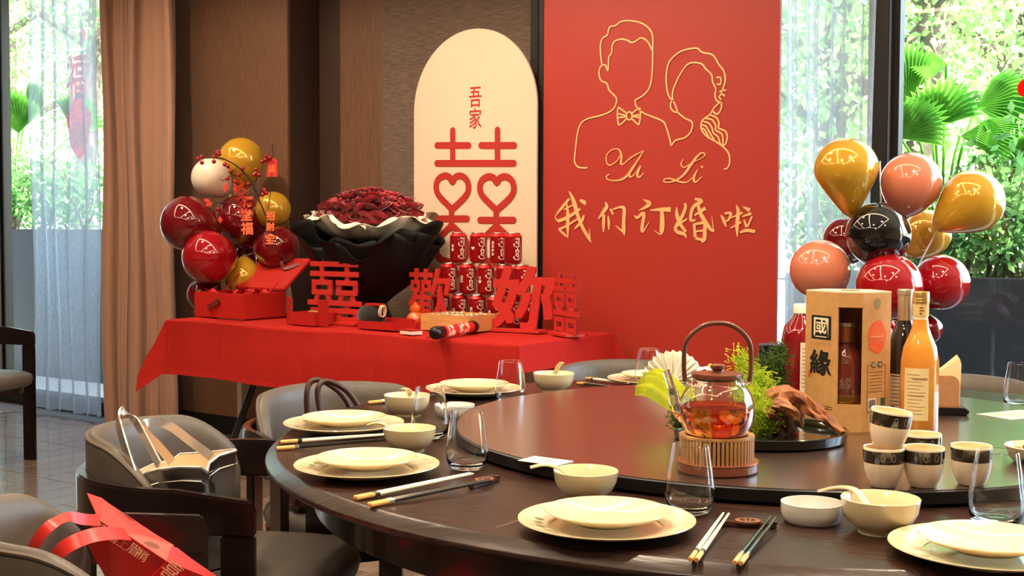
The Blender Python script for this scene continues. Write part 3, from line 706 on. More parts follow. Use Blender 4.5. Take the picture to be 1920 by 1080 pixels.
ob = [(0, .0008), (.02, .0008), (.0425, .0008)] + [(q.x, q.y) for q in smooth_path([(.043, .001, 0), (.054, .008, 0), (.0635, .028, 0), (.066, .048, 0), (.064, .066, 0), (.055, .084, 0), (.044, .0945, 0), (.0425, .1025, 0)], 4)] + [(.0425, .103)]
ib = [(r-.0016, z) for r, z in ob[7:]][::-1]
MB().lathe(ob+[(.0417, .1036)]+[(.0409, .103)]+ib[1:]+[(.042, .0036), (.02, .003), (0, .003)], 56).build('body', m_pot, tp, True)
MB().lathe([(0, .0032), (.0418, .0038), (.0521, .0085), (.0617, .0285), (.0642, .048), (.0636, .056), (0, .056)], 48).build('tea', m_tea, tp, True)
m_lid = mat('lid_walnut', (112, 58, 34), .35, c2=(84, 42, 26), scale=12, stretch=(1, 8, 1), coat=.3)
ld = MB().lathe([(0, .100), (.039, .100), (.039, .1037), (.0445, .104), (.0455, .107), (.0445, .1115), (.03, .113), (0, .1135)], 48).build('lid', m_lid, tp, True)
MB().lathe([(0, .113), (.009, .113), (.0085, .116), (.0125, .120), (.0125, .125), (.009, .127), (0, .127)], 28).build('lid_knob', m_lid, ld, True)
MB().tube(smooth_path([(-.056, 0, .034), (-.072, 0, .055), (-.079, 0, .082), (-.090, 0, .115)], 6), [.012]*6+[.0095]*6+[.007]*7, 14, cap=False).build('spout', m_pot, tp, 'all')
for s in (-1, 1): MB().tube([(s*.044, 0, .094), (s*.058, 0, .099)], .0045, 10).build('lug', m_pot, tp, 'all')
hp = smooth_path([(-.057, 0, .097), (-.059, 0, .13), (-.055, 0, .165), (-.03, 0, .19), (0, 0, .197), (.03, 0, .19), (.055, 0, .165), (.059, 0, .13), (.057, 0, .097)], 6)
MB().tube(hp, .0042, 10).build('bail_handle', m_lid, tp, True)
# planted tray: dark tray, moss ferns, driftwood, yellow leaf, white blossom
p = sp(1424, 822); tr = thing('dark_tray', 'shallow black oval tray with raised lip behind the teapot', 'tray', p, YAW)
m_tray = mat('black_lacquer', (20, 18, 18), .12, coat=.8)
MB().lathe([(0, .0), (.165, .0), (.176, .004), (.18, .022), (.177, .0235), (.173, .021), (.168, .008), (0, .007)], 72, sy=.95).build('tray_body', m_tray, tr, True)
m_fern = sheet('asparagus_fern', (196, 208, 64), 1, .4, (134, 164, 44), 30); m_fern2 = sheet('dark_moss', (52, 74, 34), 1, .3, (84, 104, 46), 40)
def fern(u, v, dd, h, r, n, m, label, seed):
    rr = random.Random(seed); pb = sp(1424, 812); q = dp(u, v, dd); q.z = SZ+.008
    t = thing('fern_clump', label, 'fern', q, 0, 'fern clumps in the tray'); mb = MB(); st = MB()
    for k in range(9):
        a = rr.uniform(0, 6.3); R = r*rr.uniform(.2, .8); top = V((cos(a)*R, sin(a)*R, h*rr.uniform(.45, 1))); path = smooth_path([(0, 0, 0), (top.x*.4, top.y*.4, top.z*.6), top], 5); st.tube(path, .0012, 4)
        for _ in range(n//9):
            c = path[rr.randrange(3, len(path))]+V((rr.gauss(0, .011), rr.gauss(0, .011), rr.gauss(0, .009))); d = V((rr.gauss(0, 1), rr.gauss(0, 1), rr.gauss(.3, .8))).normalized(); b = d.orthogonal().normalized()*.0014; l = rr.uniform(.008, .018)
            mb.add([c, c+d*l+b, c+d*l*1.1, c+d*l-b], [(0, 1, 2, 3)])
    st.build('stem', m, t); mb.build('needles', m, t)
fern(1432, 800, 2.66, .085, .06, 5400, m_fern, 'bright yellow-green feathery fern beside the teapot', 3)
fern(1415, 780, 2.75, .15, .064, 5400, m_fern, 'tall yellow-green fern just behind the teapot', 4)
fern(1452, 772, 2.84, .165, .05, 1800, m_fern2, 'darker tall fern by the red juice bottle', 5)
fern(1283, 800, 2.7, .05, .04, 900, m_fern2, 'dark moss clump under the teapot spout', 6)
m_drift = mat('driftwood', (172, 104, 58), .6, c2=(84, 44, 24), scale=22, stretch=(1, 3, 1), bump=.7)
wd = thing('driftwood', 'gnarled reddish driftwood branch arching across the tray', 'driftwood', dp(1452, 800, 2.66)*1.0)
wd.location.z = SZ+.008; o3 = V(wd.location)
def dpath(L): return smooth_path([dp(u, v, d)-o3 for u, v, d in L], 6)
def gnarl(name, L, rad, mt, fl, ph):
    P = dpath(L); n = len(P); vs = []; fs = []; sg = 18
    for i in range(n):
        tt = (P[min(i+1, n-1)]-P[max(i-1, 0)]).normalized(); a = (CU-tt*CU.dot(tt)).normalized(); b = tt.cross(a); f = i/(n-1)
        k0 = min(len(rad)-2, int(f*(len(rad)-1))); g = f*(len(rad)-1)-k0; r = rad[k0]*(1-g)+rad[k0+1]*g
        for k in range(sg):
            q = 2*PI*k/sg; rr_ = r*(1+.24*sin(3*q+i*.33+ph)+.13*sin(7*q-i*.5+ph)+.07*sin(11*q+i*.9)); vs.append(P[i]+a*(rr_*fl*cos(q))+b*(rr_*sin(q)))
    for i in range(n-1):
        for k in range(sg): fs.append((i*sg+k, i*sg+(k+1) % sg, (i+1)*sg+(k+1) % sg, (i+1)*sg+k))
    fs += [tuple(range(sg)), tuple(range((n-1)*sg, n*sg))]
    MB().add(vs, fs).build(name, mt, wd, True)
gnarl('main_branch', [(1436, 766, 2.66), (1452, 750, 2.66), (1480, 744, 2.66), (1508, 757, 2.66), (1535, 776, 2.65), (1560, 794, 2.64), (1580, 812, 2.62)], [.012, .024, .028, .021, .015, .012, .006], m_drift, .8, 0)
gnarl('side_branch', [(1450, 758, 2.62), (1474, 764, 2.61), (1494, 780, 2.61), (1506, 800, 2.61)], [.014, .018, .012, .003], m_drift, .7, 2)
gnarl('knot_stub', [(1438, 770, 2.63), (1450, 778, 2.62), (1466, 790, 2.62)], [.008, .014, .004], m_drift, .8, 1)
gnarl('root', [(1452, 760, 2.67), (1464, 790, 2.67), (1474, 815, 2.67)], [.02, .022, .02], mat('driftwood_dark', (60, 34, 22), .7, bump=.6, scale=30), 1., 3)
m_yl = sheet('yellow_leaf', (172, 172, 36), 1, .2, (140, 150, 44), 30)
q0 = dp(1290, 775, 2.82); yl = thing('yellow_leaf', 'ribbed yellow-green leaf arching over the tray toward the far plate', 'leaf', q0); yl.location.z = SZ+.02; o4 = V(yl.location)
A = [dp(u, v, d)-o4 for u, v, d in [(1292, 752, 2.84), (1262, 722, 2.86), (1230, 700, 2.88), (1206, 708, 2.9), (1194, 726, 2.9)]]
spine = smooth_path(A, 8); n = len(spine)
def lf(a, b):
    k = min(n-1, int(round(a*(n-1)))); s = (b-.5)*2; wv = .075*math.sin(PI*min(1, .12+a*.9))**.7+.006
    sd = (CR*.35+CU*.2+CF*.9).normalized(); return spine[k]+sd*(s*wv)+V((0, 0, -.30*wv*s*s+.007*cos(s*PI*5)))
MB().grid(lf, n, 30).build('blade', m_yl, yl, 'all')
MB().tube([spine[0], spine[0]*.5, V((.0, 0, -.012))], .0025, 6).build('leaf_stalk', m_yl, yl)
bl = thing('white_blossom', 'white blossom with pale yellow heart behind the teapot', 'flower', dp(1330, 770, 2.86)); bl.location.z = SZ+.008; o5 = V(bl.location)
m_pet = sheet('white_petal', (240, 236, 220), 1, .3, (250, 248, 240), 20)
hd = dp(1332, 690, 2.86)-o5
MB().tube(smooth_path([(0, 0, 0), hd*.5+V((.004, 0, 0)), hd], 5), .002, 6).build('flower_stalk', m_fern, bl)
for k in range(6):
    a = k*PI/3; mb = MB(); d = V((cos(a), sin(a), .35))
    mb.grid(lambda s, q: hd + d*(.036*s) + V((-sin(a), cos(a), 0))*((q-.5)*.026*sin(PI*(.15+.8*s))) + V((0, 0, -.02*s*s)), 7, 6); mb.build('petal', m_pet, bl, 'all')
MB().ball(hd+V((0, 0, .004)), .006).build('flower_heart', mat('pollen_yellow', (230, 200, 80), .6), bl, 'all')
# white folded napkin fan standing on the far plate, seen above the leaf
nf = thing('napkin_fan', 'white napkin folded into a fan on the far plate', 'napkin', gp(1262, 716, TZ+.03), YAW)
mb = MB()
for k in range(13):
    a = PI*(.08+.84*k/12); mb.add([(0, .004*(-1)**k, 0), (.085*cos(a-.12), -.012, .085*sin(a-.12)), (.09*cos(a), .012, .09*sin(a)), (.085*cos(a+.12), -.012, .085*sin(a+.12))], [(0, 1, 2), (0, 2, 3)])
mb.build('pleated_cloth', mat('napkin_white', (244, 238, 220), .8), nf); MB().box((0, 0, .006), (.03, .03, .012)).build('napkin_ring', mat('napkin_white', (0, 0, 0)), nf, bev=.003)
# gift carton with bottle window
m_kraft = mat('kraft_carton', (200, 150, 92), .55, c2=(190, 140, 84), scale=60)
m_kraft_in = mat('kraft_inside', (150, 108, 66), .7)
b0 = gp(1593, 813, SZ); cb = thing('liquor_carton', 'tall tan carton with black characters and a bottle showing in its window', 'carton', b0, YAW-.22)
H = .298
F1, F2, Rr, Ll, B1, B2 = (-.028, 0), (.024, 0), (.084, .055), (-.094, .074), (.045, .135), (-.055, .135)
def panel(a, b, z0, z1, name, m, th=.003):
    d = V((b[0]-a[0], b[1]-a[1], 0)); nrm = V((d.y, -d.x, 0)).normalized()*th
    A_, B_ = V((a[0], a[1], 0)), V((b[0], b[1], 0)); vs = []
    for z in (z0, z1): vs += [A_+V((0, 0, z)), B_+V((0, 0, z)), B_-nrm+V((0, 0, z)), A_-nrm+V((0, 0, z))]
    return MB().add(vs, [(0, 1, 5, 4), (1, 2, 6, 5), (2, 3, 7, 6), (3, 0, 4, 7), (0, 3, 2, 1), (4, 5, 6, 7)]).build(name, m, cb)
pl = panel(Ll, F1, 0, H, 'side_panel', m_kraft); pr_ = panel(F2, Rr, 0, H, 'side_panel', m_kraft)
panel(Rr, B1, 0, H, 'back_panel', m_kraft); panel(B1, B2, 0, H, 'back_panel', m_kraft); panel(B2, Ll, 0, H, 'back_panel', m_kraft)
panel(F1, F2, 0, .062, 'front_panel', m_kraft); panel(F1, F2, H-.03, H, 'front_panel', m_kraft)
poly = [F1, F2, Rr, B1, B2, Ll]
MB().prism(poly, H-.001, H+.003).build('top_flap', mat('kraft_top', (226, 192, 142), .5), cb); MB().prism(poly, 0.0005, .003).build('bottom_flap', m_kraft, cb)
MB().prism([(x*.93, .01+y*.9) for x, y in poly], .055, .058).build('inner_shelf', m_kraft_in, cb)
MB().tube([(-.02, .05, H+.0045), (.018, .052, H+.0045)], .004, 8, flat=.3).build('finger_hole', m_kraft_in, cb)
def onpanel(a, b, s, z, e=.0006):            # matrix placing x,y artwork on a panel at fraction s, height z
    A_, B_ = V((a[0], a[1], 0)), V((b[0], b[1], 0)); d = (B_-A_).normalized(); nrm = V((d.y, -d.x, 0))
    o = A_.lerp(B_, s)+V((0, 0, z))+nrm*e
    return MX(((d.x, 0, nrm.x, o.x), (d.y, 0, nrm.y, o.y), (0, 1, nrm.z, o.z), (0, 0, 0, 1)))
def sq(w_, h_): return [(-w_/2, -h_/2, 0), (w_/2, -h_/2, 0), (w_/2, h_/2, 0), (-w_/2, h_/2, 0)], [(0, 1, 2, 3)]
MB().add(*sq(.060, .051), onpanel(Ll, F1, .50, .222)).build('black_square_print', m_ink, cb)
vs, fs = fit_text('國', .045, .042, .012); MB().add(vs, fs, onpanel(Ll, F1, .50, .222, .0011)).build('white_character', mat('print_pale', (232, 214, 180), .5), cb)
vs, fs = fit_text('GUOYUAN', .06, .0065, 0, spacing=1.5); MB().add(vs, fs, onpanel(Ll, F1, .5, .187)).build('latin_lettering', mat('print_gold', (176, 122, 66), .5), cb)
vs, fs = fit_text('緣', .062, .053, .01); mb = MB()
for k, (dx, dy) in enumerate(((-1, 0), (1, 0), (0, 1), (0, -1), (0, 0))): mb.add([(a+dx*.0012, b+dy*.0012, .00003*k) for a, b, c in vs], fs, onpanel(Ll, F1, .48, .146))
mb.build('black_character', m_ink, cb)
MB().add(*sq(.009, .012), onpanel(Ll, F1, .16, .118)).build('red_seal', mat('seal_red', (196, 90, 46), .6), cb); MB().add(*sq(.005, .005), onpanel(Ll, F1, .8, .122)).build('small_mark', m_inkbrown, cb)
for k in range(2): MB().add(*sq(.024, .0018), onpanel(Ll, F1, .76, .053-.005*k)).build('fine_print', m_inkbrown, cb)
pt = [(.026*cos(a)*(1+.05*sin(7*a)), .035*sin(a)*(1+.04*cos(5*a)), 0) for a in [2*PI*k/48 for k in range(48)]]
MB().add(pt, [tuple(range(48))], onpanel(F2, Rr, .5, .205)).build('orange_sun_print', mat('sun_orange', (228, 84, 40), .5, c2=(214, 110, 60), scale=40), cb)
mb = MB(); mb.tube([(-.018+.0045*k, .0018*math.sin(k*2.6), 0) for k in range(9)], .0005, 4, onpanel(F2, Rr, .5, .205, .0012)); mb.build('script_line', mat('script_pale', (246, 196, 150), .5), cb)
MB().lathe([(0, 0), (.009, 0)], 20, onpanel(F2, Rr, .5, .276), sy=1.3).build('green_emblem', mat('emblem_green', (140, 132, 84), .6), cb)
mb = MB(); 
for (x, y, a, b) in ((0, .05, .052, .0012), (0, -.05, .052, .0012), (-.026, 0, .0012, .1), (.026, 0, .0012, .1)): mb.add([(x+q[0], y+q[1], 0) for q in sq(a, b)[0]], [(0, 1, 2, 3)], onpanel(F2, Rr, .5, .095))
mb.build('label_border', m_inkbrown, cb)
for s_, c_ in ((.40, '國'), (.62, '緣')):
    MB().add(*sq(.012, .012), onpanel(F2, Rr, s_, .146)).build('mini_square_print', m_ink, cb)
    vs, fs = fit_text(c_, .009, .009); MB().add(vs, fs, onpanel(F2, Rr, s_, .146, .0011)).build('mini_character', mat('print_pale', (0, 0, 0)), cb)
mb = MB()
for k in range(7): mb.add([(q[0]+.001*(k % 3)-.002, q[1], 0) for q in sq(.040-.004*(k % 3), .0011)[0]], [(0, 1, 2, 3)], onpanel(F2, Rr, .5, .130-.007*k))
mb.build('text_lines', m_inkbrown, cb)
MB().add(*sq(.023, .024), onpanel(F2, Rr, .36, .062)).build('barcode_ground', mat('print_white', (236, 226, 206), .5), cb)
mb = MB()
for k in range(9): mb.add([(-.009+.0022*k+q[0], q[1], 0) for q in sq(.0009+.0006*(k % 2), .019)[0]], [(0, 1, 2, 3)], onpanel(F2, Rr, .36, .062, .0011))
mb.build('barcode_bars', m_ink, cb)
MB().add(*sq(.013, .02), onpanel(F2, Rr, .74, .064)).build('green_mark', mat('mark_green', (60, 84, 50), .6), cb)
# bottle standing inside the carton
lb = thing('liquor_bottle', 'dark bottle with a copper cap inside the carton window', 'bottle', b0+(CR*0+V((-sin(YAW), cos(YAW), 0))*.046)+V((0, 0, .0595)), YAW-.2); lb.scale = (1.05, 1.05, 1.1)
MB().lathe([(0, 0), (.036, 0), (.039, .004), (.039, .02)], 32).lathe([(.039, .02), (.039, .004), (.036, 0)], 32).build('gold_foot', mat('bottle_gold', (206, 160, 84), .25, metal=.8), lb, True)
MB().lathe([(0, .002), (.0372, .002), (.0385, .024), (.037, .07), (.03, .098), (.017, .114), (.0165, .122), (0, .122)], 32).build('bottle_body', mat('dark_plum_glass', (96, 36, 24), .06, coat=1.), lb, True)
MB().lathe([(0, .120), (.0195, .120), (.0205, .150), (0, .151)], 28).build('bottle_cap', mat('copper_cap', (168, 98, 56), .3, metal=.8), lb, True)
MB().lathe([(0, .1505), (.022, .1505), (.022, .158), (0, .159)], 28).build('cap_top', mat('silver_cap', (200, 180, 160), .25, metal=.9), lb, True)
for z, c_, s_ in ((.086, '國', .018), (.042, '緣', .024)):
    vs, fs = fit_text(c_, s_*1.1, s_, .01); MB().add([(.0392*sin(v_[0]/.0385)*(1 if z < .07 else .86), -.0396*cos(v_[0]/.0385)*(1 if z < .07 else .88), z+v_[1]) for v_ in vs], fs).build('bottle_character', mat('bottle_print', (126, 86, 66), .5), lb)
# wine bottle and peach drink
def bottle(u, v, name, label, prof, m, cap_prof, m_cap, extra=None):
    q = sp(u, v); t = thing(name, label, 'bottle', q, YAW); MB().lathe(prof, 40).build('bottle_body', m, t, True); MB().lathe(cap_prof, 32).build('cap', m_cap, t, True); return t
m_peach = mat('peach_juice_bottle', (232, 158, 62), .08, c2=(206, 128, 48), scale=6, stretch=(1, 1, 2.2), coat=1., sss=.1)
bp = bottle(1722, 812, 'peach_juice_bottle', 'clear bottle of cloudy orange juice with a gold cap', [(0, 0), (.036, 0), (.0395, .006), (.0395, .14), (.039, .158), (.034, .185), (.024, .208), (.0175, .226), (.0160, .243), (0, .243)], m_peach, [(0, .2765), (.0173, .2765), (.0173, .300), (.0163, .302), (0, .302)], mat('cap_gold', (214, 170, 96), .25, metal=.8))
MB().lathe([(.0158, .241), (.0156, .251)], 24).build('clear_neck', mat('neck_pale', (240, 220, 180), .05, coat=1.), bp, True)
MB().lathe([(.0165, .250), (.0168, .277)], 28).build('neck_label', mat('neck_label_cream', (222, 190, 124), .4), bp, True)
mb = MB()
for k, (x, z, w_, h_) in enumerate([(-.004, .268, .007, .003), (-.003, .262, .009, .003), (-.005, .256, .005, .003)]): mb.add([(.0172*sin((x+a)/.0168), -.0172*cos((x+a)/.0168), z+b) for a, b in ((-w_/2, -h_/2), (w_/2, -h_/2), (w_/2, h_/2), (-w_/2, h_/2))], [(0, 1, 2, 3)])
mb.build('neck_print', m_inkbrown, bp)
for z in (.281, .286): MB().lathe([(.0174, z), (.0178, z+.001), (.0174, z+.002)], 28).build('cap_ridge', mat('cap_gold', (0, 0, 0)), bp, True)
def wrap_label(t, r, a0, a1, z0, z1, m, name='paper_label', e=.0004):
    return MB().grid(lambda s, q: ((r+e)*sin(a0+(a1-a0)*s), -(r+e)*cos(a0+(a1-a0)*s), z0+(z1-z0)*q), 16, 3).build(name, m, t, 'all')
def wrap_lines(t, r, lines, m, name, e=.0009):
    mb = MB()
    for a, z, da, h in lines:
        mb.grid(lambda s, q: ((r+e)*sin(a+da*s), -(r+e)*cos(a+da*s), z+h*q), 6, 2)
    mb.build(name, m, t)
wrap_label(bp, .0395, -1.15, .18, .032, .142, mat('label_cream', (232, 206, 150), .5))
wrap_lines(bp, .0395, [(-1.0+.1*(k % 2), .128-.0075*k, .7+.25*((k*7) % 4)/4, .0011) for k in range(12)]+[(-.65, .118, .75, .004), (-.9, .083, .85, .0025)], mat('label_taupe', (160, 128, 84), .6), 'label_text')
dk = bottle(1693, 799, 'wine_bottle', 'dark wine bottle with a silver neck foil behind the orange juice', [(0, 0), (.034, 0), (.037, .005), (.037, .165), (.034, .19), (.022, .218), (.0155, .235), (.015, .26), (0, .26)], mat('wine_black_glass', (22, 12, 14), .05, coat=1.), [(.0152, .232), (.0158, .233), (.0158, .290), (.0175, .291), (.0175, .300), (.0165, .302), (0, .302)], mat('foil_silver', (196, 178, 158), .3, metal=.8))
wrap_label(dk, .037, -1.2, .6, .02, .118, mat('label_white', (226, 210, 186), .5))
wrap_lines(dk, .037, [(-1.1, .106-.008*k, .7+.2*((k*5) % 3), .0014) for k in range(10)]+[(-1.12, .112, 1.0, .003), (-1.05, .036, .25, .012)], m_inkbrown, 'label_text')
jb = bottle(1500, 768, 'juice_bottle', 'dark red drink bottle with a white cap behind the carton', [(0, 0), (.042, 0), (.046, .008), (.046, .17), (.04, .2), (.02, .222), (.016, .235), (0, .235)], mat('dark_red_drink', (120, 14, 22), .08, coat=1.), [(0, .232), (.019, .232), (.019, .252), (.018, .254), (0, .254)], mat('cap_white', (240, 232, 216), .4))
wrap_label(jb, .046, -.25, 1.0, .04, .165, mat('label_white', (0, 0, 0)))
wrap_lines(jb, .046, [(-.15, .15-.009*k, .4+.15*(k % 3), .0015) for k in range(11)], m_inkbrown, 'label_text')
nb = thing('navy_box', 'narrow navy gift box standing behind the ferns', 'box', sp(1452, 766), YAW-.2)
MB().box((0, 0, .075), (.075, .06, .15)).build('box_body', mat('navy_card', (22, 26, 54), .4), nb, bev=.003); MB().box((0, 0, .152), (.078, .063, .006)).build('box_lid', mat('navy_card', (0, 0, 0)), nb, bev=.002)
# red paper flower topper behind the dark bottle
rf = thing('red_paper_flower', 'crumpled red ribbon bow on a dark red bag behind the bottles', 'gift bag', sp(1672, 790), YAW)
MB().prism([(-.05, -.025), (.05, -.025), (.05, .025), (-.05, .025)], 0, .175).build('bag_body', mat('dark_red_bag', (120, 16, 24), .5), rf, bev=.003)
rr = random.Random(8)
for k in range(9):
    a = rr.uniform(0, 6.3); c = V((cos(a)*.022-.002, sin(a)*.02, .188+rr.uniform(-.006, .02))); mb = MB()
    mb.grid(lambda s, q: c+V(((s-.5)*.035*cos(a)+.008*sin(q*3), (s-.5)*.035*sin(a)+.006*cos(s*4), (q-.5)*.03+.006*sin(s*6))), 5, 5); mb.build('ribbon_loop', mat('ribbon_coral', (230, 56, 52), .4), rf, 'all')
# napkin holder on a small black tray
q = gp(1782, 778, SZ); nh = thing('napkin_tray', 'small black tray under the napkin holder', 'tray', q+V((0, 0, .0004)), YAW-.15)
MB().box((-.02, .025, .008), (.12, .075, .016)).build('tray_body', m_tray, nh, bev=.004); MB().box((-.02, .025, .0163), (.106, .06, .001)).build('tray_recess', m_edge, nh)
hd_ = thing('napkin_holder', 'tan leather napkin holder with rounded sides', 'napkin holder', q+V((0, 0, .0172)), YAW-.15)
def arch(w_, h_, r): 
    return [(-w_/2, 0), (w_/2, 0), (w_/2, h_-r)]+[(w_/2-r+r*cos(a), h_-r+r*sin(a)) for a in [PI/2*k/6 for k in range(1, 7)]]+[(-w_/2+r+r*cos(a), h_-r+r*sin(a)) for a in [PI/2+PI/2*k/6 for k in range(0, 7)]]
m_tan = mat('tan_leather', (186, 134, 92), .55, c2=(176, 124, 84), scale=60)
for y in (.004, .048): MB().prism(arch(.082, .075, .02), 0, .004, MX.Translation((-.022, y, 0)) @ XZ).build('side_panel', m_tan, hd_, bev=.001)
MB().box((-.022, .024, .002), (.082, .048, .004)).build('base', m_tan, hd_)
m_nap = mat('paper_napkin', (240, 216, 166), .8)
for k in range(7):
    y = .010+.005*k; n_ = thing('paper_napkin', 'cream folded paper napkin in the tan holder', 'napkin', q+V((0, 0, .0215)), YAW-.15, 'paper napkins in the holder')
    h1 = .118-.003*abs(k-3); MB().prism([(-.058, 0), (.022, 0), (.024, h1-.012), (.016, h1), (-.036, .072), (-.056, .088)], 0, .0016+.001*(k % 2), MX.Translation((0, y, 0)) @ XZ).build('folded_sheet', m_nap, n_)
# tea cups
m_cup = mat('cup_cream', (236, 214, 184), .25, c2=(226, 200, 168), scale=8, coat=.4); m_band = mat('cup_black_glaze', (34, 27, 20), .1, coat=1., c2=(58, 46, 30), scale=14); m_cupin = mat('cup_inside', (240, 206, 160), .3, coat=.3)
def make_cup(r=.034, h=.068):
    t = thing('tea_cup', '', 'cup')
    P_ = [(0, .002), (r*.56, .0), (r*.62, .001), (r*.8, .014), (r*.94, .03), (r*.98, h*.62)]
    MB().lathe(P_, 40).build('cup_body', m_cup, t, True)
    MB().lathe([(r*.98, h*.62), (r*1.0, h*.75), (r*1.0, h*.93)], 40).build('glazed_band', m_band, t, True)
    MB().lathe([(r*1.0, h*.93), (r*1.005, h*.97), (r*.98, h), (r*.94, h*.98)], 40).build('rim', mat('cup_rim', (240, 222, 186), .25, coat=.4), t, True)
    MB().lathe([(r*.94, h*.98), (r*.93, h*.6), (r*.8, .02), (r*.5, .008), (0, .007)], 40).build('inside', m_cupin, t, True)
    mb = MB()
    for a in (-1.9, -1.35):
        for k in range(10):
            q = 2*PI*k/10; mb.tube([((r*1.006)*cos(a+.10*cos(q)), r*1.006*sin(a+.10*cos(q)), h*.78+.006*sin(q)), ((r*1.006)*cos(a+.10*cos(q+.63)), r*1.006*sin(a+.10*cos(q+.63)), h*.78+.006*sin(q+.63))], .0004, 4)
    mb.build('medallion_print', mat('medallion_gold', (150, 124, 80), .3), t)
    return t
proto['cup'] = make_cup()
put('cup', sp(1656, 912), 'tea cup at the bottom of the stacked pair', YAW, 'two-tone tea cups')
c_ = put('cup', sp(1656, 912)+V((.004, 0, .0635)), 'tea cup tipped on top of the stacked pair', YAW+.3, 'two-tone tea cups'); c_.rotation_euler = (.07, .10, YAW+.3)
put('cup', sp(1731, 912), 'tea cup standing beside the stacked pair', YAW+.1, 'two-tone tea cups'); put('cup', sp(1728, 882), 'tea cup half hidden behind two other cups', YAW, 'two-tone tea cups')
put('cup', sp(1820, 908), 'tea cup apart from the others, behind a glass', YAW+1.2, 'two-tone tea cups')
# dish of food at the edge
q = sp(1948, 866); fd = thing('glass_food_dish', 'clear dish of snacks at the photo edge', 'dish', q)
MB().lathe([(0, 0), (.03, 0), (.05, .012), (.062, .03), (.060, .031), (.048, .0145), (.029, .003), (0, .003)], 40).build('dish_body', m_china, fd, True)
rr = random.Random(5); mf = [mat('snack_brown', (140, 84, 46), .5, c2=(96, 52, 28), scale=80), mat('snack_green', (120, 130, 60), .5), mat('snack_red', (170, 70, 40), .5)]
for k in range(26):
    a = rr.uniform(0, 6.3); R = .042*math.sqrt(rr.random()); MB().ball((R*cos(a), R*sin(a), .022+.028*(1-R/.045)+rr.uniform(-.004, .004)), (.008, .006, .005), 8, MX.Rotation(rr.uniform(-.3, .3), 4, 'X')).build('snack_piece', mf[k % 3], fd, 'all')
# menu sheet past the napkin holder
q = sp(1905, 778); mn = thing('menu_sheet', 'white printed sheet on the turntable past the napkin holder', 'paper', q, YAW+.5)
MB().box((0, 0, .0006), (.15, .1, .001)).build('sheet', mat('menu_white', (240, 240, 226), .15, coat=.6), mn)
MB().box((-.02, .012, .0014), (.07, .016, .0004)).box((.01, -.02, .0014), (.09, .012, .0004)).build('printed_bars', mat('menu_olive', (190, 190, 130), .3), mn)
# ------------------------------------------------------------------ poster and arch board
PY = 4.93
m_poster = mat('poster_red', (164, 44, 32), .5, c2=(157, 40, 30), scale=200, bump=.04)
m_goldink = mat('gold_ink', (228, 170, 112), .45); m_goldline = mat('gold_line', (244, 192, 126), .45)
pL = yp(1019, 100, PY).x; pR_ = yp(1458, 300, PY).x; pc = (pL+pR_)/2
ps = thing('engagement_poster', 'tall red poster with gold couple outline and brush lettering', 'poster', (pc, PY, 0))
MB().box((0, .012, 1.3), (pR_-pL, .02, 2.56)).build('poster_board', m_poster, ps, bev=.001)
MB().box((-(pR_-pL)/2-.012, .014, 1.3), (.026, .028, 2.6)).build('black_edge_strip', m_dark, ps)
for sx in (-.4, .4): MB().tube([(sx*.9, .03, 0), (sx*.9, .03, 1.5)], .012, 8).build('back_brace', m_dark, ps); MB().box((sx*.9, -.02, .008), (.05, .28, .016)).build('foot', m_dark, ps)
def P5(x, y):                                # crop coordinates of the poster drawing -> poster plane
    q = yp(1010+x/2.251, y/2.25, PY); return V((q.x-pc, 0, q.z))
pm = 1/2.25*PY/ray(1240, 250).y/FPX*1.18   # metres per crop pixel, roughly
def draw(name, pts, w_, m=None, closed=False, sm=5):
    P = smooth_path([P5(*p) for p in pts], sm, closed)
    return MB().strip(P, w_*pm, (0, -1, 0), MX.Translation((0, -.0005, 0)), th=.0012).build(name, m or m_goldline, ps)
LW = 5.0
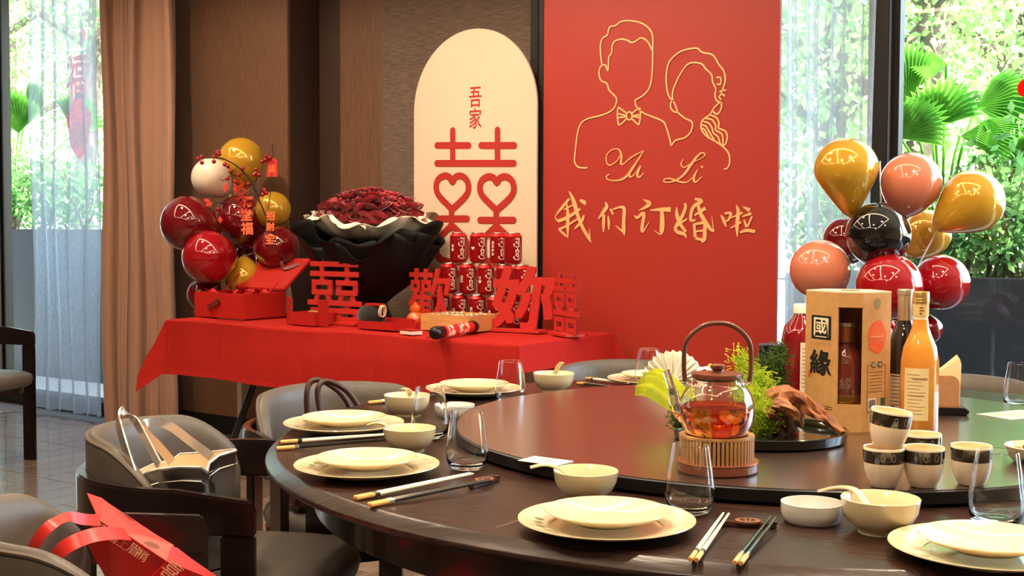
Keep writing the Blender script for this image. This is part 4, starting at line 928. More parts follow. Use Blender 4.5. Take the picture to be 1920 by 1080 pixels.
for name, pts in [('man_hair_and_face', [(268, 275), (262, 230), (262, 185), (272, 160), (290, 148), (300, 115), (325, 108), (345, 93), (375, 87), (420, 93), (455, 110), (480, 145), (482, 210), (480, 300), (470, 365), (445, 400), (408, 422)]),
    ('shoulder_line', [(408, 422), (412, 448), (440, 475), (480, 492), (525, 512), (540, 540), (555, 590), (560, 613), (578, 592), (615, 582), (640, 560), (650, 530), (645, 512), (620, 500), (600, 485), (583, 470)]),
    ('man_ear_and_neck', [(268, 275), (258, 290), (256, 318), (265, 340), (288, 352), (298, 380), (328, 413), (326, 440), (310, 465), (270, 485), (210, 500), (180, 520), (165, 560), (155, 640), (152, 680), (165, 703), (185, 708), (207, 708)]),
    ('man_fringe', [(268, 275), (282, 275), (292, 298), (295, 270), (297, 240), (308, 225), (312, 190), (325, 172), (350, 165), (375, 170), (395, 180), (415, 170), (435, 160), (460, 175), (480, 212)]),
    ('bow_tie_wing', [(372, 478), (345, 458), (336, 455), (333, 490), (338, 525), (350, 522), (372, 500)]), ('bow_tie_wing', [(395, 478), (418, 460), (428, 458), (430, 490), (424, 523), (412, 518), (393, 500)]),
    ('bow_tie_fold', [(336, 480), (355, 484), (370, 488)]), ('bow_tie_fold', [(396, 488), (415, 486), (430, 485)]), ('bow_tie_fold', [(337, 496), (355, 494), (370, 492)]), ('bow_tie_fold', [(396, 492), (415, 494), (429, 498)]),
    ('woman_hair', [(565, 425), (548, 400), (540, 360), (540, 310), (550, 265), (575, 235), (610, 213), (665, 203), (690, 220), (735, 232), (760, 270), (782, 300), (788, 340), (778, 375)]),
    ('woman_face', [(567, 430), (566, 390), (580, 350), (600, 310), (635, 268), (685, 268), (705, 290), (730, 315), (735, 345), (748, 375), (745, 400), (752, 425), (770, 430)]),
    ('woman_ear', [(567, 422), (558, 435), (558, 455), (570, 470), (585, 472), (580, 450), (567, 425)]), ('woman_ear', [(770, 430), (772, 455), (758, 480), (745, 478), (735, 465), (750, 445), (770, 430)]),
    ('hair_flower', [(750, 328), (768, 328), (768, 355), (752, 354)]), ('hair_flower', [(764, 386), (778, 383), (792, 380)]), ('hair_flower', [(778, 375), (772, 395), (762, 410), (772, 420)]), ('hair_flower', [(770, 398), (780, 400), (786, 406)]),
    ('woman_neck', [(735, 465), (722, 485), (700, 500), (688, 515), (688, 545), (710, 575), (760, 605), (790, 630), (805, 655), (806, 690), (795, 710), (782, 713)]),
    ('braid', [(722, 485), (750, 495), (762, 520), (760, 540), (790, 555), (796, 585), (785, 612), (765, 606)]), ('braid', [(705, 500), (732, 505), (748, 530), (748, 548), (775, 568), (778, 607)]),
    ('braid', [(695, 512), (718, 520), (732, 540), (738, 560), (758, 578), (765, 604)]), ('braid', [(690, 527), (706, 532), (718, 552), (730, 572), (745, 596)]), ('braid', [(689, 540), (700, 546), (708, 560), (722, 583)])]:
    draw(name, pts, LW)
draw('bow_tie_knot', [(383+12*cos(a), 489+17*sin(a)) for a in [2*PI*k/10 for k in range(10)]], LW, None, True, 3)
def brush(name, pts, P, mpx, parent, mt, sm=4, y0=-.0005, th=.0012):
    c3 = smooth_path([V((p[0], p[1], p[2])) for p in pts], sm)
    MB().strip([P(q.x, q.y)-V((0, .0003*i_/len(c3), 0)) for i_, q in enumerate(c3)], [max(1., q.z)*mpx for q in c3], (0, -1, 0), MX.Translation((0, y0, 0)), th=th).build(name, mt, parent)
for nm, pts in [('script_y', [(345, 655, 3), (330, 680, 4), (300, 697, 5), (286, 680, 4), (290, 650, 4), (315, 630, 4), (340, 632, 5), (350, 660, 9), (348, 690, 7), (362, 690, 4), (390, 665, 5), (445, 635, 3)]),
    ('script_y', [(445, 635, 3), (410, 690, 8), (370, 745, 9), (330, 762, 5), (292, 757, 4), (288, 742, 5), (300, 735, 4)]), ('script_u', [(398, 700, 3), (383, 735, 9), (391, 746, 6), (410, 730, 3), (430, 700, 5), (417, 738, 9), (429, 746, 5), (444, 728, 3)]),
    ('script_l', [(612, 672, 3), (601, 692, 5), (615, 706, 4), (650, 685, 3), (690, 667, 3), (703, 652, 4), (688, 645, 5), (665, 665, 8), (640, 700, 10), (610, 740, 8), (570, 765, 5), (535, 769, 4), (530, 757, 4), (555, 753, 5), (600, 768, 6), (628, 768, 4), (650, 750, 3)]),
    ('script_i', [(672, 715, 4), (655, 750, 9), (663, 768, 6), (690, 745, 3)]), ('script_dot', [(686, 706, 8), (694, 702, 8)])]:
    brush(nm, pts, P5, pm, ps, m_goldink, 6)
def P6(x, y):
    q = yp(1020+x/4.571, 340+y/4.571, PY); return V((q.x-pc, 0, q.z))
GL = {'character_wo': [[(215, 85, 5), (240, 130, 24), (265, 200, 36), (290, 290, 30), (330, 390, 26), (380, 480, 24), (405, 522, 4)], [(392, 505, 18), (392, 450, 10), (390, 400, 3)], [(218, 150, 20), (160, 220, 24), (105, 290, 9), (100, 318, 8), (132, 345, 22)], [(130, 340, 26), (220, 300, 28), (312, 235, 20)],
    [(198, 190, 10), (205, 280, 28), (205, 380, 28), (207, 485, 4)], [(125, 410, 14), (180, 390, 18), (285, 325, 14)], [(130, 412, 12), (165, 445, 18), (207, 480, 8)], [(345, 290, 14), (320, 350, 24), (265, 405, 14)], [(308, 162, 14), (345, 178, 32), (356, 202, 8)], [(170, 242, 10), (262, 200, 14)]],
    'character_men': [[(525, 178, 8), (540, 215, 30), (510, 262, 28), (468, 322, 10)], [(515, 285, 24), (512, 360, 26), (512, 434, 10)], [(550, 300, 10), (557, 350, 22), (557, 415, 8)], [(568, 235, 14), (595, 282, 16)], [(590, 242, 12), (650, 222, 16), (688, 235, 28), (685, 330, 28), (685, 420, 30), (692, 462, 5)], [(688, 440, 20), (615, 380, 4)]],
    'character_ding': [[(852, 155, 4), (905, 188, 32), (870, 222, 22), (808, 252, 3)], [(775, 290, 6), (800, 312, 20), (858, 270, 24), (842, 390, 26), (848, 430, 18), (905, 345, 3)], [(913, 248, 8), (1000, 242, 26), (1088, 242, 36)], [(1010, 245, 24), (1015, 330, 36), (1010, 425, 36), (992, 452, 10), (945, 420, 4)]],
    'character_hun': [[(1205, 188, 14), (1215, 222, 24), (1180, 310, 26), (1130, 390, 26), (1142, 432, 26), (1200, 450, 24), (1220, 482, 8)], [(1138, 218, 4), (1142, 290, 30), (1172, 370, 26), (1218, 432, 18)], [(1118, 402, 16), (1180, 352, 16), (1228, 322, 12)], [(1293, 150, 16), (1352, 170, 28), (1280, 222, 26), (1258, 330, 22), (1302, 330, 12)],
    [(1290, 292, 12), (1385, 230, 28)], [(1320, 200, 20), (1350, 290, 30), (1420, 400, 26), (1460, 432, 8)], [(1455, 425, 10), (1440, 298, 3)], [(1288, 362, 20), (1298, 480, 24)], [(1286, 368, 16), (1384, 352, 22)], [(1382, 352, 24), (1376, 490, 30), (1350, 524, 8)], [(1300, 430, 12), (1372, 420, 16)], [(1300, 488, 20), (1362, 502, 20)]],
    'character_la': [[(1518, 288, 8), (1540, 330, 24), (1562, 388, 10)], [(1550, 275, 14), (1602, 275, 22), (1582, 330, 16), (1550, 346, 8)], [(1648, 203, 6), (1666, 260, 26), (1656, 380, 28), (1658, 474, 6)], [(1608, 312, 8), (1702, 268, 18)], [(1598, 402, 8), (1692, 350, 14)], [(1708, 218, 6), (1765, 248, 30)], [(1700, 302, 10), (1778, 275, 22)], [(1715, 330, 12), (1738, 392, 20)], [(1785, 300, 14), (1745, 390, 12)], [(1680, 438, 12), (1740, 420, 24), (1812, 432, 20)]]}
mp6 = pm*2.25/4.571
for k, L in GL.items():
    mb = MB()
    for i, s in enumerate(L):
        c3 = smooth_path([V(p) for p in s], 4)
        mb.strip([P6(q.x, q.y) for q in c3], [max(1., q.z)*mp6 for q in c3], (0, -1, 0), MX.Translation((0, -.0005-.00004*i, 0)), th=.0012)
    mb.build(k, m_goldink, ps)
# arch board
AY = 4.91
aL, aR = yp(779, 300, AY).x, yp(1009, 300, AY).x; ac = (aL+aR)/2; ar = (aR-aL)/2; atop = yp(896, 54, AY).z
ab = thing('arch_board', 'white arch-topped board with red double-happiness hearts', 'sign board', (ac, AY, 0))
pl_ = [(-ar, 0), (ar, 0)]+[(ar*cos(a), atop-ar*1.02+ar*1.02*sin(a)) for a in [PI*k/40 for k in range(41)]]
MB().prism(pl_, 0, .012, XZ).build('board', mat('board_white', (212, 188, 164), .55, c2=(207, 183, 159), scale=150), ab, bev=.001)
MB().box((0, .03, .3), (.06, .035, .6)).build('back_stand', m_dark, ab)
m_bred = mat('board_red', (168, 40, 32), .5)
def P4(x, y):
    q = yp(760+x/2.571, 30+y/2.571, AY-.012); return V((q.x-ac, -.012, q.z))
m4 = 1/2.571*AY/ray(895, 300).y/FPX*1.22
SK = [0]
def stroke(name, pts, w_, sm=1, parent=ab):
    P = [P4(*p) for p in pts]
    if sm > 1: P = smooth_path(P, sm)
    SK[0] += 1; e_ = SK[0]*.00025; mb = MB().strip([q-V((0, e_+.0001*i_/len(P), 0)) for i_, q in enumerate(P)], w_*m4, (0, -1, 0), th=.0012)
    for q in ((P[0], P[-1]) if (P[0]-P[-1]).length > .03 else (P[0],)): mb.add([q+V((w_*m4/2*cos(a), -.00135-e_, w_*m4/2*sin(a))) for a in [2*PI*k/16 for k in range(16)]], [tuple(range(16))])
    mb.build(name, m_bred, parent)
for a, b in [((229, 552), (229, 705)), ((445, 550), (445, 705)), ((154, 624), (306, 624)), ((366, 624), (526, 624)), ((154, 710), (524, 710)), ((146, 977), (300, 977)), ((362, 984), (523, 984)), ((224, 925), (224, 1020)), ((440, 935), (440, 1030))]: stroke('red_bar', [a, b], 27)
for cx, cy, k in ((228, 0, 1), (443, 4, 1.05)):
    stroke('heart_outline', [(cx+(x-228)*k, y+cy) for x, y in [(227, 932), (165, 868), (150, 825), (160, 788), (190, 770), (215, 778), (228, 800), (241, 778), (268, 770), (295, 788), (306, 825), (292, 868), (227, 932)]], 27, 5)
    stroke('lower_loop', [(cx+(x-228)*k, y+cy) for x, y in [(224, 1010), (168, 1070), (150, 1125), (175, 1170), (228, 1185), (282, 1170), (304, 1125), (286, 1070), (230, 1012)]], 27, 5)
stroke('red_bar', [(146, 1240), (523, 1244)], 27)
for c_, x, y in (('吾', 338, 391), ('家', 338, 494)):
    vs, fs = fit_text(c_, 62*m4, 80*m4, .012); o = P4(x, y); MB().add(vs, fs, MX.Translation((o.x, -.0128, o.z)) @ XZ).build('small_character', m_bred, ab)

# ------------------------------------------------------------------ red gift table
GZ = .755
g0 = gp(300, 597, GZ); g1 = gp(955, 645, GZ)
GX0, GX1, GY0, GY1 = g0.x, g1.x, 4.10, 4.80
m_cloth = mat('red_cloth', (174, 32, 26), .8, c2=(164, 28, 22), scale=90, bump=.25, bscale=9, spec=.2)
gt = thing('folding_table', 'black folding trestle table under the red cloth', 'table', ((GX0+GX1)/2, (GY0+GY1)/2, 0))
GL_, GD = GX1-GX0, GY1-GY0
MB().box((0, 0, .73), (GL_-.02, GD-.02, .03)).build('tabletop', mat('trestle_top', (90, 80, 72), .6), gt, bev=.004)
for sx in (-1, 1):
    for sy in (-1, 1): MB().tube([(sx*(GL_/2-.35)+sx*-.12, sy*.08, .715), (sx*(GL_/2-.3), sy*(GD/2-.08), .0)], .017, 8).build('leg', m_dark, gt, True)
    MB().tube([(sx*(GL_/2-.3), -(GD/2-.09), .05), (sx*(GL_/2-.3), GD/2-.09, .05)], .012, 8).build('cross_bar', m_dark, gt, True)
dF, dB, dLft, dRt = .275, .2, .2, .12
def cloth(a, b):
    s = -GL_/2-dLft+(GL_+dLft+dRt)*a; q = -GD/2-dF+(GD+dF+dB)*b
    ox = max(-GL_/2-s, s-GL_/2, 0); oy = max(-GD/2-q, q-GD/2, 0); sx = -1 if s < 0 else 1; sy = -1 if q < 0 else 1
    x = min(max(s, -GL_/2), GL_/2); y = min(max(q, -GD/2), GD/2)
    d = max(ox, oy)+.0*min(ox, oy); e = min(ox, oy)
    z = .7475-d*(.97)
    if d > 0:
        fo = .007*sin(s*7+1)*min(1, oy/.12)+.003*sin(s*23+2)*min(1, oy/.2) if oy >= ox else .012*sin(q*16)*min(1, ox/.15)
        x += sx*(ox*.10 if oy < ox else 0)+sx*e*.50; y += sy*(oy*.07 if ox <= oy else 0)+sy*e*.38+sy*abs(fo)
        z -= .42*e
    cr = math.exp(-(((s+.05) % .40-.2)/.006)**2)+math.exp(-(((q+.35+.1) % .34-.17)/.006)**2)
    z += .0016*cr if d == 0 else 0
    if d > 0 and oy >= ox: y += sy*.0035*cr+sy*.006*sin(s*2.1+oy*9)*min(1, oy/.1)
    z += .0022*sin(s*9+q*4)*sin(q*11+s*3) if d == 0 else .006*sin(s*6)
    return (x+(sx*.004 if ox else 0), y+(sy*.004 if oy else 0), z)
tc_ = MB().grid(cloth, 420, 130).build('tablecloth', m_cloth, None, 'all', loc=((GX0+GX1)/2, (GY0+GY1)/2, .0))
tag(tc_, 'bright red cloth draped over the long gift table', 'tablecloth')
GT = .7525
def tb(u, y): 
    """point on the cloth at picture column u, depth y from the wall side"""
    q = yp(u, 500, y); return V((q.x, y, GT))
m_case = mat('red_leatherette', (184, 36, 30), .42, c2=(174, 31, 26), scale=80, bump=.08, bscale=300); m_case_in = mat('red_lining', (176, 22, 22), .7); m_strap = mat('brown_strap', (110, 34, 26), .4)
# big red case with the lid thrown back
cs = thing('red_case', 'red leatherette case with the lid thrown back and a brown handle', 'case', tb(450, 4.42))
cwid, cdep, chh = .37, .27, .125
for n_, c, d in (('front_wall', (0, -cdep/2, chh/2), (cwid, .012, chh)), ('back_wall', (0, cdep/2, chh/2), (cwid, .012, chh)), ('end_wall', (-cwid/2, 0, chh/2), (.012, cdep, chh)), ('end_wall', (cwid/2, 0, chh/2), (.012, cdep, chh)), ('bottom', (0, 0, .006), (cwid, cdep, .012))):
    MB().box(c, d).build(n_, m_case, cs, bev=.004)
MB().box((0, 0, chh*.86), (cwid-.02, cdep-.02, .01)).build('lining', m_case_in, cs)
rr = random.Random(2)
for k in range(6):
    x = rr.uniform(-.13, .13); y = rr.uniform(-.09, .05); MB().grid(lambda s, q: (x+.07*(s-.5), y+.05*(q-.5), chh*.9+.012+.012*sin(s*5+k)+.006*cos(q*6)), 6, 5).build('tissue_fold', m_case_in, cs, 'all')
LM = MX.Translation((0, cdep/2, chh)) @ MX.Rotation(math.radians(38), 4, 'X')
lid = MB().box((0, .125, .01), (cwid, .25, .016), LM).build('lid', m_case, cs, bev=.004)
for s in (-1, 1): MB().prism([(0, 0), (.11, .085), (.01, .0)], -.004, .004, MX.Translation((s*(cwid/2-.02), cdep/2-.1, chh)) @ MX.Rotation(PI/2, 4, 'Z') @ MX.Rotation(PI/2, 4, 'X')).build('lid_gusset', m_case, cs)
MB().strip(smooth_path([(.05, .17, .018), (.06, .16, .06), (.09, .15, .03), (.14, .2, .02)], 6), .022, (0, -.4, 1), LM, th=.003).build('lid_strap', m_strap, lid)
hs = MB().strip(smooth_path([(.015, -cdep/2-.010, .088), (-.01, -cdep/2-.014, .076), (-.045, -cdep/2-.016, .056), (-.075, -cdep/2-.010, .052)], 5), .026, (0, -1, 0), th=.005).build('handle', m_strap, cs, bev=.001)
MB().lathe([(0, 0), (.007, 0), (.007, .003), (0, .004)], 14, MX.Translation((.015, -cdep/2-.019, .088)) @ MX.Rotation(PI/2, 4, 'X')).build('handle_rivet', m_silver, cs, True)
sc_ = thing('dark_scissors', 'dark folded strap lying before the red case', 'strap', tb(430, 4.22)); MB().strip(smooth_path([(-.1, .02, .003), (-.04, -.008, .004), (.03, .006, .003), (.1, .002, .003)], 6), .016, (0, 0, 1), th=.004).build('strap_band', m_strap, sc_); MB().lathe([(.008, 0), (.011, 0), (.011, .005), (.008, .005), (.008, 0)], 16, MX.Translation((-.07, .004, .006))).build('strap_eyelet', m_silver, sc_, True); sc_.name = 'leather_strap'
# open red gift boxes
m_bx = mat('red_gift_card', (172, 30, 27), .45)
def giftbox(u, y, w_, d_, h_, label, back, flapL, flapR, rz=0.):
    t = thing('open_gift_box', label, 'gift box', tb(u, y), rz)
    for n_, c, d in (('front_wall', (0, -d_/2, h_/2), (w_, .005, h_)), ('back_wall', (0, d_/2, h_/2), (w_, .005, h_)), ('end_wall', (-w_/2, 0, h_/2), (.005, d_, h_)), ('end_wall', (w_/2, 0, h_/2), (.005, d_, h_)), ('bottom', (0, 0, .003), (w_, d_, .006))): MB().box(c, d).build(n_, m_bx, t, bev=.001)
    if back: MB().box((0, d_/2+.012, back/2), (w_*.98, .005, back), MX.Rotation(-.06, 4, 'X')).build('lid', m_bx, t, bev=.001)
    if flapL: MB().prism([(0, 0), (flapL, 0), (flapL*.75, h_*2.3), (0, h_*2.0)], -.002, .002, MX.Translation((-w_/2, -d_/2+.02, 0)) @ MX.Rotation(PI*.86, 4, 'Z') @ MX.Rotation(PI/2, 4, 'X')).build('side_flap', m_bx, t)
    if flapR: MB().prism([(0, 0), (flapR, 0), (flapR, h_*2.2), (0, h_*2.0)], -.002, .002, MX.Translation((w_/2, -d_/2+.02, 0)) @ MX.Rotation(-PI*.06, 4, 'Z') @ MX.Rotation(PI/2, 4, 'X')).build('side_flap', m_bx, t)
    return t
gb = giftbox(583, 4.27, .17, .12, .058, 'open red gift box beside the large red case', .06, .075, .08); MB().box((.045, -.02, .064), (.075, .012, .006)).build('gold_bar', mat('gold_bar', (236, 196, 130), .3, metal=.4), gb, bev=.001)
gb2 = giftbox(722, 4.3, .21, .12, .036, 'open red gift box holding a black pouch', .05, .05, .0)
bk = thing('black_pouch', 'black drawstring pouch in the open red box', 'pouch', tb(700, 4.285)+V((-.01, 0, .007)))
MB().ball((0, 0, .052), (.078, .048, .053), 24).build('pouch_body', mat('black_velvet', (14, 13, 14), .9, sheen=.3), bk, 'all'); MB().box((.02, .0, .1), (.09, .05, .012)).build('red_flap', m_bx, bk, bev=.003)
for k in range(3): MB().tube([(.075+.007*k+.004*cos(a), -.02+.018*sin(a), .075+.026*cos(a)) for a in [2*PI*j/16 for j in range(17)]], .0022, 6, cap=False).build('cord_loop', mat('cream_cord', (232, 206, 160), .7), bk, 'all')
ag = thing('amber_gourd', 'amber glass gourd ornament beside the black pouch', 'ornament', tb(779, 4.42))
MB().lathe([(0, 0), (.02, .002), (.04, .02), (.044, .04), (.036, .06), (.022, .072), (.026, .085), (.022, .1), (.008, .108), (.006, .118), (0, .119)], 28).build('gourd_body', mat('amber_orange', (214, 92, 30), .15, coat=.8), ag, True); MB().tube([(0, 0, .118), (.006, 0, .128)], .003, 6).build('gourd_stalk', m_strap, ag)
gb3 = thing('red_gift_card', 'small red card standing before the amber gourd', 'card', tb(764, 4.24), -.1); MB().prism([(-.062, 0), (.055, 0), (.05, .056), (-.05, .058)], 0, .003, XZ).build('card_sheet', m_bx, gb3); MB().prism([(-.05, 0), (.05, 0), (.05, .05)], 0, .002, MX.Translation((0, .02, 0)) @ MX.Rotation(.3, 4, 'Z') @ XZ).build('card_stand', m_bx, gb3)
cp = thing('card_deck', 'small red and white card pack at the front of the cloth', 'card pack', tb(771, 4.155), -.2)
MB().box((0, 0, .008), (.085, .055, .015)).build('white_cards', mat('pack_white', (236, 224, 206), .6), cp, bev=.001); MB().box((0, 0, .0185), (.087, .057, .005)).build('red_cover', m_bx, cp, bev=.001)
# compartmented wooden box with wrapped sweets
wbx = thing('wooden_box', 'pale wooden box with four compartments of wrapped sweets', 'box', tb(861, 4.47))
m_pine = mat('pine_wood', (214, 160, 100), .5, c2=(196, 140, 82), scale=14, stretch=(1, 6, 6)); W_, D_, H_ = .27, .2, .072
for c, d in (((0, -D_/2, H_/2), (W_, .009, H_)), ((0, D_/2, H_/2), (W_, .009, H_)), ((-W_/2, 0, H_/2), (.009, D_, H_)), ((W_/2, 0, H_/2), (.009, D_, H_))): MB().box(c, d).build('side_board', m_pine, wbx, bev=.001)
MB().box((0, 0, .004), (W_, D_, .006)).build('bottom_board', m_pine, wbx); MB().box((0, 0, H_*.47), (.006, D_-.01, H_*.9)).build('divider', m_pine, wbx); MB().box((0, 0, H_*.46), (W_-.01, .006, H_*.88)).build('divider', m_pine, wbx)
rr = random.Random(4); k = 0
for cx in (-.068, .068):
    for cy in (-.05, .05):
        for dx, dy in ((-.028, -.018), (.028, .016), (0, .022), (.01, -.024)):
            s_ = thing('wrapped_sweet', 'white wrapped sweet in the wooden box', 'sweet', wbx.location+V((cx+dx, cy+dy, .0075)), rr.uniform(0, 3), 'wrapped sweets in the wooden box')
            MB().lathe([(0, 0), (.017, .004), (.022, .03), (.018, .055), (.006, .064), (0, .066)], 12).build('wrapper', mat('sweet_foil', (236, 222, 196), .3, metal=.2), s_, True); MB().lathe([(.0185, .05), (.012, .0615)], 10).build('wrapper_band', mat('sweet_dark', (70, 40, 26), .4), s_, True)
# party popper
a0, a1 = gp(812, 627, GT+.022), gp(946, 605, GT+.022); a0.z = a1.z = GT+.0265; a1 = a0+(a1-a0).normalized()*.40
pp = thing('party_popper', 'red patterned party popper tube with black ends lying on the cloth', 'party popper', a0)
d_ = a1-a0; dn = d_.normalized(); rr = random.Random(6)
def axm(s): return MX.Translation(dn*s) @ V((0, 0, 1)).rotation_difference(dn).to_matrix().to_4x4()
MB().lathe([(0, .07), (.024, .07), (.024, .35), (0, .35)], 24, axm(0)).build('paper_tube', mat('popper_red', (206, 34, 30), .35), pp, True)
for z0, z1, m_ in ((.10, .165, 'popper_cream'), (.20, .30, 'popper_cream')):
    MB().lathe([(.0243, z0), (.0243, z1)], 24, axm(0)).build('printed_band', mat(m_, (236, 196, 170), .4, c2=(206, 40, 34), scale=40, contrast=(.48, .54)), pp, True)
MB().lathe([(0, 0), (.016, .002), (.026, .012), (.0275, .03), (.026, .06), (.0245, .078), (0, .078)], 20, axm(0)).build('black_cap', mat('popper_black', (20, 16, 16), .3), pp, True)
MB().lathe([(0, .345), (.026, .345), (.027, .375), (.02, .395), (0, .398)], 20, axm(0)).build('black_cap', mat('popper_black', (0, 0, 0)), pp, True)
MB().strip([dn*-.05+V((0, 0, -.014)), dn*.01+V((0, 0, -.016))], .014, (0, 0, 1), th=.002).build('pull_tab', mat('popper_black', (0, 0, 0)), pp)
# ------------------------------------------------------------------ cut-out characters
m_cut = mat('cutout_red', (188, 42, 36), .5)
def happy_bars():
    B = [((-.5, .93), (.5, .93)), ((-.5, .77), (.5, .77)), ((-.47, .63), (-.04, .63)), ((.04, .63), (.47, .63)), ((-.47, .47), (-.04, .47)), ((.04, .47), (.47, .47)), ((-.56, .30), (.56, .30)), ((-.5, .175), (.5, .175)), ((-.5, .04), (.5, .04))]
    for s in (-1, 1): B += [((s*.26, 1.02), (s*.26, .77)), ((s*.43, .63), (s*.43, .47)), ((s*.09, .63), (s*.09, .47)), ((s*.34, .47), (s*.40, .30)), ((s*.16, .47), (s*.10, .30)), ((s*.43, .175), (s*.43, .04)), ((s*.09, .175), (s*.09, .04)), ((s*.26, .77), (s*.26, .63)), ((s*.26, .30), (s*.26, .175))]
    return B
dh = thing('happiness_cutout', 'red double-happiness cut-out standing before the bouquet', 'sign', tb(628, 4.36), .06)
mb = MB()
for i_, (a, b) in enumerate(happy_bars()): mb.strip([V((a[0]*.29, .0002*i_, .012+a[1]*.29)), V((b[0]*.29, .0002*i_, .012+b[1]*.29))], .024, (0, -1, 0), th=.01)
mb.build('cut_character', m_cut, dh); MB().box((0, .0, .006), (.3, .09, .012)).build('stand', m_cut, dh)
def cut(ch, u, y, w_, h_, label, rz, bold, slant=0.):
    off = 0.
    t = thing('character_cutout', label, 'sign', tb(u, y), rz, 'red standing character cut-outs')
    vs, fs = fit_text(ch, w_, h_, off, .0); k = 1
    vs2, fs2 = text_mesh(ch, 1., off, .5); xs = [p[0] for p in vs2]; ys = [p[1] for p in vs2]; cx = (min(xs)+max(xs))/2; y0 = min(ys); sx, sy = w_/(max(xs)-min(xs)), h_/(max(ys)-y0)
    mb = MB(); e_ = bold*h_
    for dx in (-1, 0, 1):
        for dy in (-1, 0, 1): mb.add([((p[0]-cx)*sx+slant*(p[1]-y0)*sy+dx*e_, (p[1]-y0)*sy+dy*e_, p[2]*(.012+.0002*dx+.0001*dy)) for p in vs2], fs2, MX.Translation((0, 0, .011)) @ XZ)
    mb.build('cut_character', m_cut, t)
    MB().box((0, 0, .006), (w_*.8, .085, .012)).build('stand', m_cut, t)
    return t
cut('歡', 806, 4.58, .235, .25, 'red cut-out of an intricate character before the cans', .05, .013)
cut('妳', 974, 4.55, .30, .27, 'red slanted cut-out character at the right of the cans', .12, .028, .14)
cut('囍', 1062, 4.52, .22, .25, 'red cut-out character at the far right end of the gift table', -.5, .012)
# ------------------------------------------------------------------ drink cans
m_can = mat('can_red', (160, 18, 24), .28, metal=.35); m_alu = mat('aluminium', (200, 196, 190), .25, metal=1.); m_canw = mat('can_white', (240, 226, 210), .4); m_canend = mat('can_neck_red', (220, 40, 40), .25, metal=.4)
CRd, CH = .0405, .144
def make_can():
    t = thing('drink_can', '', 'can')
    MB().lathe([(.03, .004), (.0355, .008), (CRd, .016), (CRd, CH-.017)], 28).build('can_body', m_can, t, True)
    MB().lathe([(CRd, CH-.017), (.0315, CH-.005)], 28).build('shoulder', m_canend, t, True)
    MB().lathe([(0, .007), (.024, .004), (.028, 0), (.03, .004)], 28).build('can_base', m_alu, t, True)
    MB().lathe([(.0315, CH-.005), (.0325, CH-.002), (.031, CH), (.029, CH-.004), (0, CH-.004)], 28).build('can_top', m_alu, t, True)
    vs, fs = fit_text('Coca-Cola', .100, .030, .012, 0, .35)
    MB().add([((CRd+.0008)*sin(.42-p[1]/CRd), -(CRd+.0008)*cos(.42-p[1]/CRd), CH*.49+p[0]) for p in vs], fs).build('script_logo', m_canw, t)
    MB().grid(lambda s, q: ((CRd+.0004)*sin(.92+.05*s+.12*sin(q*5)), -(CRd+.0004)*cos(.92+.05*s+.12*sin(q*5)), .02+(CH-.042)*q), 3, 14).build('wave_stripe', m_canw, t, 'all')
    return t
can0 = make_can(); cu = [0]
def can_print(t, s):
    n = len(s)
    for k, c in enumerate(s):
        z = CH*.5+(n-1)*.0085-k*.017
        if c == 'h':
            pts = [(.0009*16*sin(a)**3*.62, .0009*(13*cos(a)-5*cos(2*a)-2*cos(3*a)-cos(4*a))*.62, 0) for a in [2*PI*j/24 for j in range(24)]]; vs, fs = pts, [tuple(range(24))]
        else: vs, fs = fit_text(c, .0135, .0140, .025)
        MB().add([((CRd+.0008)*sin(-.62+p[0]/CRd), -(CRd+.0008)*cos(-.62+p[0]/CRd), z+p[1]) for p in vs], fs).build('white_print', m_canw, t)
rows = [[843, 878, 915, 950], None, None]
def canrow(us, v0, lab, txt, zk):
    for u, l, s in zip(us, lab, txt):
        q = yp(u, v0, 4.70); p = V((q.x, 4.70, GT+zk*(CH+.0005)))
        vd = math.atan2(-p.x, p.y)      # turned to the room, as set out by hand
        if not cu[0]: cu[0] = 1; t = can0; t.location = p; t['label'] = l
        else:
            t = copy_tree(can0, None, l, p)
        t.rotation_euler = (0, 0, .55+random.uniform(-.06, .06)); t['group'] = 'red drink cans stacked three rows high'
        TX.append((t, s))
TX = []
canrow([860, 897, 935, 962], 460, ['can at the end of the top row nearest the roses', 'can with a white heart in the top row', 'can with four white characters in the top row', 'plain can at the end of the top row nearest the poster'], ['吾家', 'h', '百年好合', ''], 2)
canrow([842, 877, 911, 946, 978], 520, ['can behind the intricate character in the middle row', 'can with two white characters in the middle row', 'can with a character over a heart in the middle row', 'can behind the slanted character in the middle row', 'can at the poster end of the middle row'], ['', '口口', '订h', 'h', ''], 1)
canrow([828, 862, 895, 929, 962, 990], 580, ['can at the rose end of the bottom row', 'second can from the roses in the bottom row', 'can lettered EN in the bottom row', 'can behind the slanted character in the bottom row', 'second can from the poster in the bottom row', 'can at the poster end of the bottom row'], ['', '日', 'EN', '我', 'h', ''], 0)
for t, s in TX:
    if s: can_print(t, s)
